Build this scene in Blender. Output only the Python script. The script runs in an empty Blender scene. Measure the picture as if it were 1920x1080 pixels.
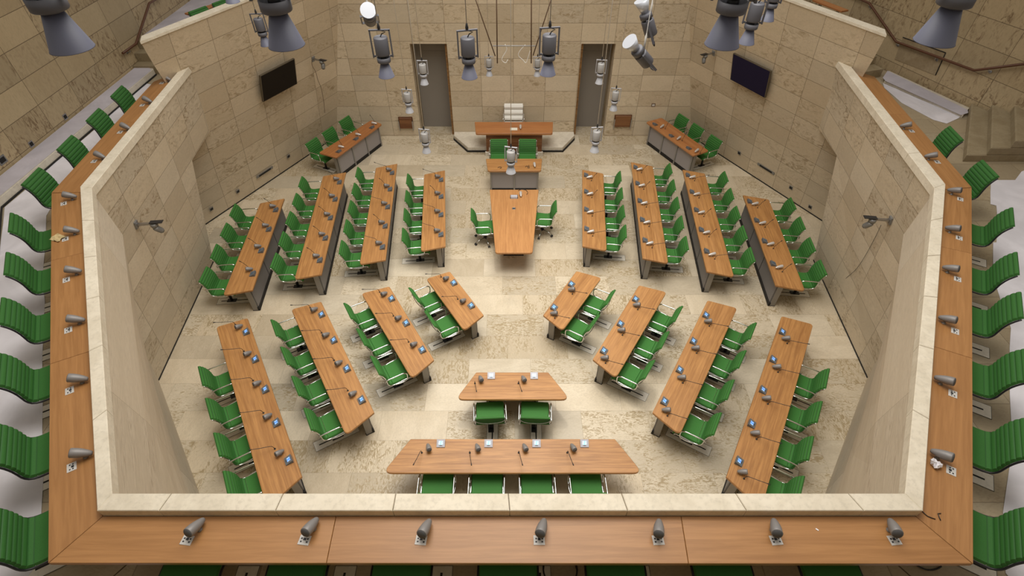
import bpy, math, random
from mathutils import Vector as V, Matrix
random.seed(7)
sc = bpy.context.scene
C = sc.collection
PI = math.pi
# ------------------------------------------------------------------ camera model (photo frame 1920x1080)
F_PX = 1000.0
TILT = math.radians(44.5)
EYE = V((0, 0, 8.75))
_s, _c = math.sin(TILT), math.cos(TILT)
def ray(u, v):
    a, b = u - 960, v - 540
    return V((a, F_PX*_c - b*_s, -F_PX*_s - b*_c))
def P(u, v, z):                       # point of the photo on a horizontal plane
    r = ray(u, v)
    return EYE + r*((z - EYE.z)/r.z)
def PY(u, v, y):
    r = ray(u, v)
    return EYE + r*(y/r.y)
def PP(u, v, p, n):                   # point of the photo on any plane
    r = ray(u, v)
    return EYE + r*((p - EYE).dot(n)/r.dot(n))
def PD(u, v, depth):                  # point at a distance along the view axis
    return EYE + ray(u, v)*(depth/F_PX)

ZC, ZT, ZB = 4.145, 4.04, 3.26        # coping, balcony ledge, balcony floor heights
# ------------------------------------------------------------------ mesh builder
class MB:
    def __init__(self):
        self.v, self.f, self.uv, self.sm, self.mi = [], [], [], [], []
    def add(self, verts, faces, uv=None, smooth=False, mi=0):
        o = len(self.v)
        self.v += [tuple(p) for p in verts]
        for k, f in enumerate(faces):
            self.f.append([i + o for i in f])
            self.uv.append(uv[k] if uv else None)
            self.sm.append(smooth); self.mi.append(mi)
        return self
    def obox(self, c, ax, ay, az, mi=0):
        c, ax, ay, az = V(c), V(ax)/2, V(ay)/2, V(az)/2
        vs = [c + ax*i + ay*j + az*k for k in (-1, 1) for j in (-1, 1) for i in (-1, 1)]
        return self.add(vs, [(0,2,3,1),(4,5,7,6),(0,1,5,4),(2,6,7,3),(0,4,6,2),(1,3,7,5)], mi=mi)
    def box(self, x0, x1, y0, y1, z0, z1, mi=0):
        return self.obox(((x0+x1)/2, (y0+y1)/2, (z0+z1)/2), (x1-x0,0,0), (0,y1-y0,0), (0,0,z1-z0), mi)
    def bbox(self, x0, x1, y0, y1, z0, z1, b=.004):     # box with chamfered upper rim
        return self.prism([(x0,y0),(x1,y0),(x1,y1),(x0,y1)], z0, z1, b)
    def prism(self, poly, z0, z1, b=0.0, smooth=False):
        poly = [V((p[0], p[1])) for p in poly]
        n = len(poly)
        area = sum(poly[i].x*poly[(i+1)%n].y - poly[(i+1)%n].x*poly[i].y for i in range(n))
        if area < 0: poly = poly[::-1]
        rings = [[(p.x, p.y, z0) for p in poly]]
        if b > 0:
            ins = []
            for i in range(n):
                p, q, r = poly[i-1], poly[i], poly[(i+1)%n]
                d1 = (q-p).normalized(); d2 = (r-q).normalized()
                n1 = V((-d1.y, d1.x)); n2 = V((-d2.y, d2.x))
                m = n1 + n2
                m = m/max(.3, (1 + n1.dot(n2)))
                ins.append(q + m*b)
            rings.append([(p.x, p.y, z1-b) for p in poly])
            rings.append([(p.x, p.y, z1) for p in ins])
        else:
            rings.append([(p.x, p.y, z1) for p in poly])
        vs = [p for r in rings for p in r]
        fs = []
        for k in range(len(rings)-1):
            for i in range(n):
                j = (i+1) % n
                fs.append((k*n+i, k*n+j, (k+1)*n+j, (k+1)*n+i))
        fs.append(tuple(range(n))[::-1])
        fs.append(tuple((len(rings)-1)*n + i for i in range(n)))
        return self.add(vs, fs, smooth=smooth)
    def tube(self, pts, r, n=8, closed=False, cap=True):
        pts = [V(p) for p in pts]
        m = len(pts)
        rs = r if isinstance(r, (list, tuple)) else [r]*m
        tang = []
        for i in range(m):
            a = pts[i-1] if (i > 0 or closed) else pts[i]
            b = pts[(i+1) % m] if (i < m-1 or closed) else pts[i]
            t = b - a
            tang.append(t.normalized() if t.length > 1e-9 else V((0,0,1)))
        t0 = tang[0]
        up = V((0,0,1)) if abs(t0.z) < .9 else V((1,0,0))
        nx = t0.cross(up).normalized()
        vs = []
        for i in range(m):
            t = tang[i]
            nx = (nx - t*nx.dot(t))
            nx = nx.normalized() if nx.length > 1e-6 else t.orthogonal().normalized()
            ny = t.cross(nx)
            for k in range(n):
                a = 2*PI*k/n
                vs.append(pts[i] + (nx*math.cos(a) + ny*math.sin(a))*rs[i])
        fs = []
        for i in range(m if closed else m-1):
            j = (i+1) % m
            for k in range(n):
                l = (k+1) % n
                fs.append((i*n+k, i*n+l, j*n+l, j*n+k))
        self.add(vs, fs, smooth=True)
        if cap and not closed:
            o = len(self.v) - len(vs)
            self.f.append([o+k for k in range(n)][::-1]); self.f.append([o+(m-1)*n+k for k in range(n)])
            self.uv += [None, None]; self.sm += [False, False]; self.mi += [0, 0]
        return self
    def lathe(self, prof, n=16, mat=None, smooth=True):
        mat = mat or Matrix()
        vs = [mat @ V((r*math.cos(2*PI*k/n), r*math.sin(2*PI*k/n), z)) for r, z in prof for k in range(n)]
        fs = []
        for i in range(len(prof)-1):
            for k in range(n):
                l = (k+1) % n
                fs.append((i*n+k, i*n+l, (i+1)*n+l, (i+1)*n+k))
        self.add(vs, fs, smooth=smooth)
        o = len(self.v) - len(vs)
        for idx, rev in ((0, True), (len(prof)-1, False)):
            if prof[idx][0] > 1e-4:
                f = [o + idx*n + k for k in range(n)]
                self.f.append(f[::-1] if rev else f); self.uv.append(None); self.sm.append(False); self.mi.append(0)
        return self
    def mesh(self, name):
        me = bpy.data.meshes.new(name)
        me.from_pydata(self.v, [], self.f)
        ul = me.uv_layers.new(name='UVMap')
        for p, uv, sm, mi in zip(me.polygons, self.uv, self.sm, self.mi):
            p.use_smooth = sm; p.material_index = mi
            n = p.normal
            for k, li in enumerate(p.loop_indices):
                if uv: ul.data[li].uv = uv[k]
                else:
                    q = me.vertices[me.loops[li].vertex_index].co
                    if abs(n.z) >= max(abs(n.x), abs(n.y)): ul.data[li].uv = (q.x, q.y)
                    elif abs(n.y) >= abs(n.x): ul.data[li].uv = (q.x, q.z)
                    else: ul.data[li].uv = (q.y, q.z)
        return me
    def build(self, name, mats, parent=None, loc=None, rot=None):
        me = self.mesh(name)
        for m in (mats if isinstance(mats, (list, tuple)) else [mats]): me.materials.append(m)
        o = bpy.data.objects.new(name, me)
        C.objects.link(o)
        if parent: o.parent = parent
        if loc is not None: o.location = loc
        if rot is not None: o.rotation_euler = rot
        return o

def fillet(poly, radii, seg=5):       # 2D polygon with rounded corners
    out = []
    n = len(poly)
    for i in range(n):
        p, q, r = V(poly[i-1][:2]), V(poly[i][:2]), V(poly[(i+1) % n][:2])
        R = radii[i]
        if R <= 0: out.append(tuple(q)); continue
        d1, d2 = (p-q).normalized(), (r-q).normalized()
        ang = d1.angle(d2)
        t = min(R/math.tan(ang/2), (p-q).length*.45, (r-q).length*.45)
        a, b = q + d1*t, q + d2*t
        for k in range(seg+1):
            s = k/seg
            out.append(tuple(a*(1-s)**2 + q*2*s*(1-s) + b*s*s))
    return out
def spline(pts, step):                # Catmull-Rom through 2D/3D points, resampled evenly
    pts = [V(p) for p in pts]
    q = [pts[0]*2 - pts[1]] + pts + [pts[-1]*2 - pts[-2]]
    dense = []
    for i in range(1, len(q)-2):
        for k in range(24):
            t = k/24
            a, b, c, d = q[i-1], q[i], q[i+1], q[i+2]
            dense.append(.5*((2*b) + (c-a)*t + (2*a-5*b+4*c-d)*t*t + (3*b-a-3*c+d)*t**3))
    dense.append(pts[-1])
    out = [dense[0]]; acc = 0
    for i in range(1, len(dense)):
        seg = (dense[i]-dense[i-1]).length
        while acc + seg >= step:
            f = (step-acc)/seg
            p = dense[i-1].lerp(dense[i], f)
            out.append(p); dense[i-1] = p; seg = (dense[i]-p).length; acc = 0
        acc += seg
    if (out[-1]-dense[-1]).length > step*.3: out.append(dense[-1])
    return out

# ------------------------------------------------------------------ object bookkeeping
def tag(o, label, cat, group=None, kind=None):
    o['label'] = label; o['category'] = cat
    if group: o['group'] = group
    if kind: o['kind'] = kind
    return o
def thing(name, label, cat, loc=(0,0,0), rotz=0.0, group=None):
    o = bpy.data.objects.new(name, None)
    o.empty_display_size = .1
    C.objects.link(o)
    o.location = loc; o.rotation_euler = (0, 0, rotz)
    return tag(o, label, cat, group)
def kids(o): return [c for c in bpy.data.objects if c.parent == o]
KID = {}
def dup(root, loc, rot, label, group=None, cat=None):
    if root.name not in KID: KID[root.name] = [(k, kids(k)) for k in kids(root)]
    r = root.copy(); C.objects.link(r)
    r.location = loc; r.rotation_euler = rot if isinstance(rot, tuple) else (0, 0, rot)
    r['label'] = label
    if group: r['group'] = group
    for k, gk in KID[root.name]:
        c = k.copy(); C.objects.link(c); c.parent = r
        for g in gk:
            d = g.copy(); C.objects.link(d); d.parent = c
    return r
class Proto:                          # the first placing moves the prototype itself, later ones copy it
    def __init__(self, root): self.root, self.used = root, False
    def put(self, loc, rot, label, group=None):
        if not self.used:
            KID[self.root.name] = [(k, kids(k)) for k in kids(self.root)]
            self.used = True
            r = self.root
            r.location = loc; r.rotation_euler = rot if isinstance(rot, tuple) else (0, 0, rot)
            r['label'] = label
            if group: r['group'] = group
            return r
        return dup(self.root, loc, rot, label, group)
def struct(o):
    o['kind'] = 'structure'
    return o

# ------------------------------------------------------------------ materials
def newmat(name):
    m = bpy.data.materials.new(name); m.use_nodes = True
    nt = m.node_tree
    return m, nt, nt.nodes['Principled BSDF']
def simple(name, col, rough=.5, metal=0.0, emit=None, es=0.0):
    m, nt, b = newmat(name)
    b.inputs['Base Color'].default_value = (*col, 1)
    b.inputs['Roughness'].default_value = rough
    b.inputs['Metallic'].default_value = metal
    if 'screen' in name and 'frame' not in name: b.inputs['Specular IOR Level'].default_value = .15
    if emit:
        b.inputs['Emission Color'].default_value = (*emit, 1)
        b.inputs['Emission Strength'].default_value = es
    return m
class NT:
    def __init__(self, nt): self.nt = nt
    def n(self, t, **kw):
        x = self.nt.nodes.new(t)
        for k, v in kw.items(): setattr(x, k, v)
        return x
    def link(self, a, b): self.nt.links.new(a, b)
    def val(self, sock, v):
        if isinstance(v, (int, float, tuple)): sock.default_value = v
        else: self.link(v, sock)
    def math(self, op, a, b=None, c=None):
        x = self.n('ShaderNodeMath', operation=op)
        self.val(x.inputs[0], a)
        if b is not None: self.val(x.inputs[1], b)
        if c is not None: self.val(x.inputs[2], c)
        return x.outputs[0]
    def comb(self, x=0.0, y=0.0, z=0.0):
        k = self.n('ShaderNodeCombineXYZ')
        for i, v in enumerate((x, y, z)): self.val(k.inputs[i], v)
        return k.outputs[0]
    def noise(self, vec, scale, detail=4, rough=.55, dist=0.0):
        k = self.n('ShaderNodeTexNoise')
        self.link(vec, k.inputs['Vector'])
        k.inputs['Scale'].default_value = scale; k.inputs['Detail'].default_value = detail
        k.inputs['Roughness'].default_value = rough; k.inputs['Distortion'].default_value = dist
        return k.outputs['Fac']
    def ramp(self, fac, stops):
        k = self.n('ShaderNodeValToRGB')
        e = k.color_ramp.elements
        while len(e) < len(stops): e.new(.5)
        for i, (p, c) in enumerate(stops):
            e[i].position = p; e[i].color = (*c, 1) if len(c) == 3 else c
        self.link(fac, k.inputs[0])
        return k.outputs[0]
    def mix(self, fac, a, b, mode='MIX'):
        k = self.n('ShaderNodeMix', data_type='RGBA', blend_type=mode)
        self.val(k.inputs[0], fac)
        for s, v in ((k.inputs[6], a), (k.inputs[7], b)):
            if isinstance(v, tuple): s.default_value = (*v, 1)
            else: self.link(v, s)
        return k.outputs[2]
    def smooth(self, x, lo, hi):
        k = self.n('ShaderNodeMapRange', interpolation_type='SMOOTHSTEP')
        self.val(k.inputs[0], x)
        k.inputs[1].default_value = lo; k.inputs[2].default_value = hi
        return k.outputs[0]

def stone(name, tw, th, shift=.0, light=(.50,.395,.255), dark=(.385,.295,.18), stain=(.19,.115,.05), joint=(.13,.09,.05),
          stain_amt=.5, rough=.6, jw=.006, streak=(1.0, 2.2), jmix=.85, roll=False, vary=1.0, nsc=6.0, soft=0.0):
    m, nt, b = newmat(name)
    T = NT(nt)
    uv = T.n('ShaderNodeUVMap').outputs[0]
    sp = T.n('ShaderNodeSeparateXYZ'); T.link(uv, sp.inputs[0])
    u, v = sp.outputs[0], sp.outputs[1]
    row = T.math('FLOOR', T.math('DIVIDE', v, th))
    us = T.math('ADD', T.math('DIVIDE', u, tw), T.math('MULTIPLY', row, shift))
    col = T.math('FLOOR', us)
    wn = T.n('ShaderNodeTexWhiteNoise'); wn.noise_dimensions = '2D'
    T.link(T.comb(col, row), wn.inputs['Vector'])
    rnd = wn.outputs['Value']
    wsep = T.n('ShaderNodeSeparateColor'); T.link(wn.outputs['Color'], wsep.inputs[0])
    r2, r3 = wsep.outputs[1], wsep.outputs[2]
    fu, fv = T.math('FRACT', us), T.math('FRACT', T.math('DIVIDE', v, th))
    eu = T.math('MULTIPLY', T.math('SUBTRACT', .5, T.math('ABSOLUTE', T.math('SUBTRACT', fu, .5))), tw)
    ev = T.math('MULTIPLY', T.math('SUBTRACT', .5, T.math('ABSOLUTE', T.math('SUBTRACT', fv, .5))), th)
    edge = T.math('MINIMUM', eu, ev)
    jm = T.math('SUBTRACT', 1.0, T.smooth(edge, jw*.45, jw*1.3))
    off = T.math('MULTIPLY', rnd, 37.0)
    if roll:                           # each slab turned its own way
        sw = T.math('GREATER_THAN', r3, .5)
        a = T.math('ADD', T.math('MULTIPLY', u, T.math('SUBTRACT', 1.0, sw)), T.math('MULTIPLY', v, sw))
        c2 = T.math('ADD', T.math('MULTIPLY', v, T.math('SUBTRACT', 1.0, sw)), T.math('MULTIPLY', u, sw))
    else: a, c2 = u, v
    vec = T.comb(T.math('ADD', T.math('MULTIPLY', a, streak[0]), off), T.math('ADD', T.math('MULTIPLY', c2, streak[1]), T.math('MULTIPLY', r2, 19.0)), r2)
    n1 = T.noise(vec, 1.6, 8, .62, 1.1)
    n2 = T.noise(vec, nsc, 8, .72, 2.2)
    n3 = T.noise(vec, 26.0, 4, .6)
    base = T.mix(T.smooth(n1, .3, .7), dark, light)
    base = T.mix(.55, base, T.ramp(rnd, [(0, tuple(x*(1-.24*vary) for x in light)), (.5, light), (1, tuple(min(1, x*(1+.18*vary)) for x in light))]), 'MIX')
    warm = T.mix(T.math('MULTIPLY', r3, .25), base, (.47, .33, .165))
    sm = T.math('MULTIPLY', T.smooth(n2, .47-soft*.6, .62+soft), T.math('MULTIPLY', T.smooth(n1, .36, .62), T.math('MULTIPLY', T.smooth(r2, .05, .95), stain_amt*1.5)))
    sm = T.math('MINIMUM', sm, .9)
    colr = T.mix(sm, warm, stain)
    colr = T.mix(T.math('MULTIPLY', T.smooth(n3, .42, .72), .22), colr, tuple(x*.62 for x in dark))
    colr = T.mix(T.math('MULTIPLY', jm, jmix), colr, joint)
    T.link(colr, b.inputs['Base Color'])
    b.inputs['Roughness'].default_value = rough
    bp = T.n('ShaderNodeBump'); bp.inputs['Strength'].default_value = .25; bp.inputs['Distance'].default_value = .01
    T.link(T.math('SUBTRACT', T.math('MULTIPLY', n2, .3), jm), bp.inputs['Height'])
    T.link(bp.outputs[0], b.inputs['Normal'])
    return m
def plainstone(name, light, dark, rough=.65):
    m, nt, b = newmat(name); T = NT(nt)
    co = T.n('ShaderNodeTexCoord').outputs['Object']
    n1 = T.noise(co, 3.0, 8, .62, .8); n2 = T.noise(co, 22, 6, .65)
    c = T.mix(T.smooth(n1, .3, .7), light, dark)
    c = T.mix(T.math('MULTIPLY', T.smooth(n2, .45, .7), .35), c, tuple(x*.7 for x in dark))
    T.link(c, b.inputs['Base Color']); b.inputs['Roughness'].default_value = rough
    bp = T.n('ShaderNodeBump'); bp.inputs['Strength'].default_value = .2; bp.inputs['Distance'].default_value = .006
    T.link(n2, bp.inputs['Height']); T.link(bp.outputs[0], b.inputs['Normal'])
    return m
def wood(name, light, dark, plank=.115, rough=.42, contrast=1.0, axis=0):
    m, nt, b = newmat(name); T = NT(nt)
    uv = T.n('ShaderNodeUVMap').outputs[0]
    sp = T.n('ShaderNodeSeparateXYZ'); T.link(uv, sp.inputs[0])
    u, v = (sp.outputs[0], sp.outputs[1]) if axis == 0 else (sp.outputs[1], sp.outputs[0])
    oi = T.n('ShaderNodeObjectInfo')
    seed = T.math('MULTIPLY', oi.outputs['Random'], 91.0)
    row = T.math('FLOOR', T.math('DIVIDE', v, plank))
    wn = T.n('ShaderNodeTexWhiteNoise'); wn.noise_dimensions = '2D'
    T.link(T.comb(row, seed), wn.inputs['Vector'])
    r = wn.outputs['Value']
    vec = T.comb(T.math('ADD', T.math('MULTIPLY', u, 1.3), T.math('MULTIPLY', r, 40)), T.math('MULTIPLY', v, 24), seed)
    g1 = T.noise(vec, 1.0, 6, .6, .6)
    vec2 = T.comb(T.math('ADD', T.math('MULTIPLY', u, 5), T.math('MULTIPLY', r, 11)), T.math('MULTIPLY', v, 150), seed)
    g2 = T.noise(vec2, 1.0, 3, .6)
    vec3 = T.comb(T.math('MULTIPLY', u, 1.1), T.math('ADD', T.math('MULTIPLY', v, 5.0), T.math('MULTIPLY', r, 3.0)), seed)
    g3 = T.noise(vec3, 1.0, 5, .6, 1.6)
    c = T.mix(T.smooth(g1, .28, .74), dark, light)
    c = T.mix(T.math('MULTIPLY', T.smooth(g2, .45, .8), .35*contrast), c, tuple(x*.6 for x in dark))
    c = T.mix(T.math('MULTIPLY', T.smooth(g3, .52, .75), .45*contrast), c, dark)
    c = T.mix(T.math('MULTIPLY', T.math('SUBTRACT', r, .5), .4*contrast), c, (.62, .33, .13))
    T.link(c, b.inputs['Base Color']); b.inputs['Roughness'].default_value = rough
    return m

M = {}
M['wall'] = stone('travertine_wall', .98, .497, 0, light=(.66,.56,.415), dark=(.54,.45,.32), stain=(.36,.27,.16), streak=(.8, 1.5), stain_amt=.95, nsc=4.5, soft=.05, jw=.005)
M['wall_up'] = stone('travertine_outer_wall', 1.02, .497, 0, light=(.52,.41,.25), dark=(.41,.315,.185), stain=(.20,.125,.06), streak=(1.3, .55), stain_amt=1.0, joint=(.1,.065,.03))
M['wall_side'] = stone('travertine_side_wall', 1.0, .51, 0, light=(.68,.595,.46), dark=(.55,.47,.35), stain=(.31,.23,.14), streak=(.7, 1.2), stain_amt=1.0, jmix=.6, soft=.05)
M['wall_front'] = stone('travertine_flank_wall', 3.1, 1.6, 0, light=(.74,.665,.545), dark=(.50,.425,.325), stain=(.37,.285,.20), streak=(.3, 3.4), stain_amt=1.1, soft=.06, jw=.003, jmix=.5)
M['floor'] = stone('travertine_floor', 1.25, .62, .37, light=(.67,.59,.455), dark=(.45,.375,.26), stain=(.335,.25,.13), joint=(.32,.26,.18), stain_amt=2.0, soft=.07, rough=.34, jw=.004, streak=(.9, 1.9), jmix=.5, roll=True, vary=1.25, nsc=8.0)
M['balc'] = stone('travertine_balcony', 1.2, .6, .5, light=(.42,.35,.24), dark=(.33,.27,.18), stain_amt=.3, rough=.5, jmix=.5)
M['coping'] = plainstone('coping_stone', (.77,.695,.56), (.65,.575,.445))
M['dais'] = plainstone('dais_stone', (.70,.64,.53), (.58,.52,.42))
M['step'] = plainstone('step_stone', (.36,.29,.18), (.29,.225,.13))
M['wood'] = wood('cherry_desk', (.50,.25,.082), (.31,.138,.042))
M['ledge'] = wood('cherry_ledge', (.42,.205,.072), (.32,.148,.048), plank=.4, contrast=.45)
M['redwood'] = wood('cherry_red', (.46,.19,.06), (.34,.125,.038))
M['brownwood'] = wood('brown_wood', (.20,.075,.025), (.13,.045,.014))
M['rail'] = simple('handrail_wood', (.115,.042,.016), .4)
def fabric(name, col, rough=.75):
    m, nt, b = newmat(name); T = NT(nt)
    co = T.n('ShaderNodeTexCoord').outputs['Object']
    n = T.noise(co, 260, 2, .5)
    c = T.mix(T.smooth(n, .3, .7), tuple(x*.85 for x in col), tuple(x*1.12 for x in col))
    T.link(c, b.inputs['Base Color']); b.inputs['Roughness'].default_value = rough
    return m
M['green'] = fabric('green_fabric', (.036,.172,.024))
M['green_shaded'] = fabric('green_fabric_shaded', (.031,.143,.020))  # same green fabric, darkened so the colour carries the balcony's shade
M['seam'] = simple('green_groove_shade', (.022,.112,.016), .6)  # darker green that paints shade into the rib grooves
M['panel_dark'] = simple('dark_grey_panel', (.19,.175,.17), .5)
M['white_leather'] = simple('white_leather', (.78,.76,.70), .45)
M['chrome'] = simple('polished_aluminium', (.72,.72,.72), .12, 1)
M['alu'] = simple('satin_aluminium', (.45,.45,.46), .35, 1)
M['black'] = simple('black_plastic', (.016,.016,.018), .45)
M['panel'] = simple('grey_panel', (.31,.285,.28), .5)
M['post'] = simple('grey_metal_post', (.27,.255,.235), .4, .3)
M['cone'] = simple('grey_speaker_shell', (.235,.22,.212), .45, .15)
M['cone_light'] = simple('silver_speaker_shell', (.62,.59,.56), .32, .35)
M['grille'] = simple('dark_grille', (.10,.10,.105), .7)
M['unit'] = simple('grey_console', (.13,.145,.16), .45)
M['unit_l'] = simple('light_grey_console', (.42,.42,.47), .4)
M['screen_off'] = simple('dull_screen', (.10,.125,.155), .2)
def screenmat(name, c0, c1, es):
    m, nt, b = newmat(name); T = NT(nt)
    co = T.n('ShaderNodeTexCoord').outputs['Object']
    n = T.noise(co, 30, 2, .5)
    c = T.mix(T.smooth(n, .42, .6), c0, c1)
    T.link(c, b.inputs['Base Color']); T.link(c, b.inputs['Emission Color'])
    b.inputs['Emission Strength'].default_value = es; b.inputs['Roughness'].default_value = .25
    return m
M['screen'] = screenmat('lit_blue_screen', (.10,.28,.75), (.45,.68,.95), .55)
M['screen_b'] = screenmat('bright_blue_screen', (.30,.60,.95), (.75,.92,1.0), .75)
M['track'] = plainstone('floor_track_plate', (.85,.80,.70), (.76,.70,.60), .4)
M['rim'] = simple('track_rim', (.10,.09,.075), .5)
M['lampgrey'] = simple('spotlight_grey', (.095,.095,.11), .5)
M['lampcone'] = simple('spotlight_cone', (.115,.12,.168), .5)
M['lampwhite'] = simple('spotlight_pale', (.36,.36,.38), .5)
M['lampglow'] = simple('lit_lamp_face', (1,1,1), .5, 0, (.93,.97,1), 20)
M['reflector'] = simple('bright_reflector', (.55,.57,.62), .3, .6)
M['cable'] = simple('grey_cable', (.33,.32,.31), .6)
M['steelcable'] = simple('pale_cable', (.72,.70,.66), .5)
M['door'] = simple('grey_door', (.24,.215,.185), .6)
M['jamb'] = plainstone('door_jamb_stone', (.40,.31,.19), (.30,.22,.12))
M['raw'] = wood('raw_wood_frame', (.36,.19,.06), (.16,.08,.03), plank=.05)
def sheetmat(name, col):
    m, nt, b = newmat(name); T = NT(nt)
    co = T.n('ShaderNodeTexCoord').outputs['Object']
    n = T.noise(co, 1.1, 4, .55, .6)
    c = T.mix(T.smooth(n, .35, .65), col, tuple(x*.82 for x in col))
    T.link(c, b.inputs['Base Color']); b.inputs['Roughness'].default_value = .8
    bp = T.n('ShaderNodeBump'); bp.inputs['Strength'].default_value = .5; bp.inputs['Distance'].default_value = .06
    T.link(T.noise(co, 1.6, 3, .5, .8), bp.inputs['Height']); T.link(bp.outputs[0], b.inputs['Normal'])
    return m
M['sheet'] = sheetmat('white_floor_sheet', (.86,.83,.88))
M['sheet_l'] = sheetmat('lilac_floor_sheet', (.60,.565,.62))
M['tv'] = simple('black_screen', (.010,.007,.005), .5)
M['tvblue'] = simple('dark_blue_screen', (.012,.009,.036), .5)
M['tvframe'] = simple('screen_frame', (.12,.10,.07), .4, .4)
M['paper'] = simple('paper', (.78,.74,.62), .8)
M['tissue'] = simple('white_tissue', (.82,.80,.82), .85)
M['kraft'] = simple('kraft_paper', (.60,.47,.24), .8)
M['socket'] = simple('white_socket', (.60,.58,.55), .5)
M['camgrey'] = simple('camera_grey', (.24,.24,.235), .4, .4)
M['gap'] = simple('shadow_gap', (.012,.010,.008), .8)  # near-black: shade painted into base gaps, also black strips, joints and openings
M['rod'] = simple('dark_rod', (.10,.055,.03), .5)

# ------------------------------------------------------------------ the setting
def ruled_wall(name, mat, colA, colB, outn, uvf, n=10, outA=None):
    """wall face ruled between two upright polylines (same number of points), with thickness"""
    outn = V(outn); R = len(colA)
    vs = [a.lerp(b, i/n) for a, b in zip(colA, colB) for i in range(n+1)]
    W = n+1; N = len(vs)
    fs = [(r*W+i, r*W+i+1, (r+1)*W+i+1, (r+1)*W+i) for r in range(R-1) for i in range(n)]
    nn = (vs[1]-vs[0]).cross(vs[W]-vs[0])
    if nn.dot(outn) > 0: fs = [f[::-1] for f in fs]
    mb = MB()
    mb.add(vs, fs, uv=[[uvf(vs[i]) for i in f] for f in fs])
    oA = V(outA) if outA is not None else outn
    bk = [p + oA.lerp(outn, (k % W)/n) for k, p in enumerate(vs)]
    mb.add(bk, [f[::-1] for f in fs], uv=[[uvf(vs[i]) for i in f[::-1]] for f in fs])
    rim = [i for i in range(W)] + [r*W+n for r in range(1, R)] + [(R-1)*W+i for i in range(n-1, -1, -1)] + [r*W for r in range(R-2, 0, -1)]
    for k in range(len(rim)):
        i, j = rim[k], rim[(k+1) % len(rim)]
        q = [vs[i], vs[j], bk[j], bk[i]]
        if nn.dot(outn) <= 0: q = q[::-1]
        mb.add(q, [(0,1,2,3)])
    return struct(mb.build(name, mat))
def planar_wall(name, mat, pts, uax, thick, outn, z0=0.0, uo=0.0, lean=0.0):
    """wall from a 3D outline: face polygon + back polygon; uv = metres along uax, height"""
    pts = [V(p) for p in pts]; uax = V(uax).normalized(); outn = V(outn)*thick
    uv = [((p.dot(uax)+uo+lean*p.z), (p.z - z0)) for p in pts]
    n = len(pts)
    mb = MB()
    c = sum(pts, V())/n
    nn = V()
    for i in range(n): nn += (pts[i]-c).cross(pts[(i+1) % n]-c)
    face = list(range(n))
    if nn.dot(outn) > 0: face = face[::-1]
    mb.add(pts, [face], uv=[[uv[i] for i in face]])
    mb.add([p + outn for p in pts], [face[::-1]], uv=[[uv[i] for i in face[::-1]]])
    for k in range(n):
        i, j = face[k], face[(k+1) % n]
        mb.add([pts[j], pts[i], pts[i]+outn, pts[j]+outn], [(0,1,2,3)])
    return struct(mb.build(name, mat))

# chamber floor
fl = MB(); fl.box(-11, 11, 1.6, 19, -.25, 0)
struct(fl.build('floor', M['floor']))
Y_W = 16.05
# back wall with the two door openings
bw = MB()
for x0, x1, z0, z1 in ((-5.95,-2.98,0,6.4), (-2.98,-1.90,2.94,6.4), (-1.90,2.02,0,6.4), (2.02,3.02,2.94,6.4), (3.02,6.05,0,6.4)):
    bw.box(x0, x1, Y_W, Y_W+.3, z0, z1)
o_ = bw.build('wall_back', M['wall'])
for l in o_.data.uv_layers[0].data: l.uv = (l.uv[0]-.04, l.uv[1]-.03)
struct(o_)
for k, (x0, x1) in enumerate(((-2.98,-1.90), (2.02,3.02))):
    side = -1 if k == 0 else 1
    r = MB(); outer = x0 if k == 0 else x1
    r.box(x0-.15 if k == 0 else x0-.06, x0-.001 if k == 0 else x0-.001, Y_W+.302, 16.9, 0, 3.0)
    r.box(x1+.001, x1+.15, Y_W+.302, 16.9, 0, 3.0)
    r.box(x0-.15, x1+.15, Y_W+.302, 16.9, 2.95, 3.1)
    struct(r.build('trim_%d' % (20+k), M['jamb']))
    d = MB(); d.box(x0+.02, x1-.02, 16.70, 16.76, .004, 2.5); d.box(x0+.02, x1-.02, 16.70, 16.76, 2.505, 2.94)
    dl = struct(d.build('door_%d' % (k+1), M['door']))
    f = MB(); xi = x1 if k == 0 else x0
    s2 = -1 if k == 0 else 1
    f.box(min(xi+s2*.012, xi+s2*.075), max(xi+s2*.012, xi+s2*.075), 16.16, 16.66, 0.004, 2.93)
    f.build('door_frame', M['raw'], dl)
# dais in front of the back wall
dz = .16
dp = [P(852,248,dz), P(877,276,dz), P(1055,276,dz), P(1076,248,dz)]
mb = MB(); mb.prism([(dp[0].x, Y_W-.01), (dp[0].x, dp[0].y-.2), (dp[1].x, dp[1].y), (dp[2].x, dp[2].y), (dp[3].x, dp[3].y-.2), (dp[3].x, Y_W-.01)], .05, dz, .008)
struct(mb.build('trim_1', M['dais']))
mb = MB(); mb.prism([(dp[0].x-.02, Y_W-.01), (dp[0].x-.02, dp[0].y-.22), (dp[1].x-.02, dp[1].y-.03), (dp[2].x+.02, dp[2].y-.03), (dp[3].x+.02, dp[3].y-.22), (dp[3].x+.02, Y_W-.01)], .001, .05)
struct(mb.build('shade_strip_dais', M['gap']))  # black strip in place of the shade under the dais edge

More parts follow.
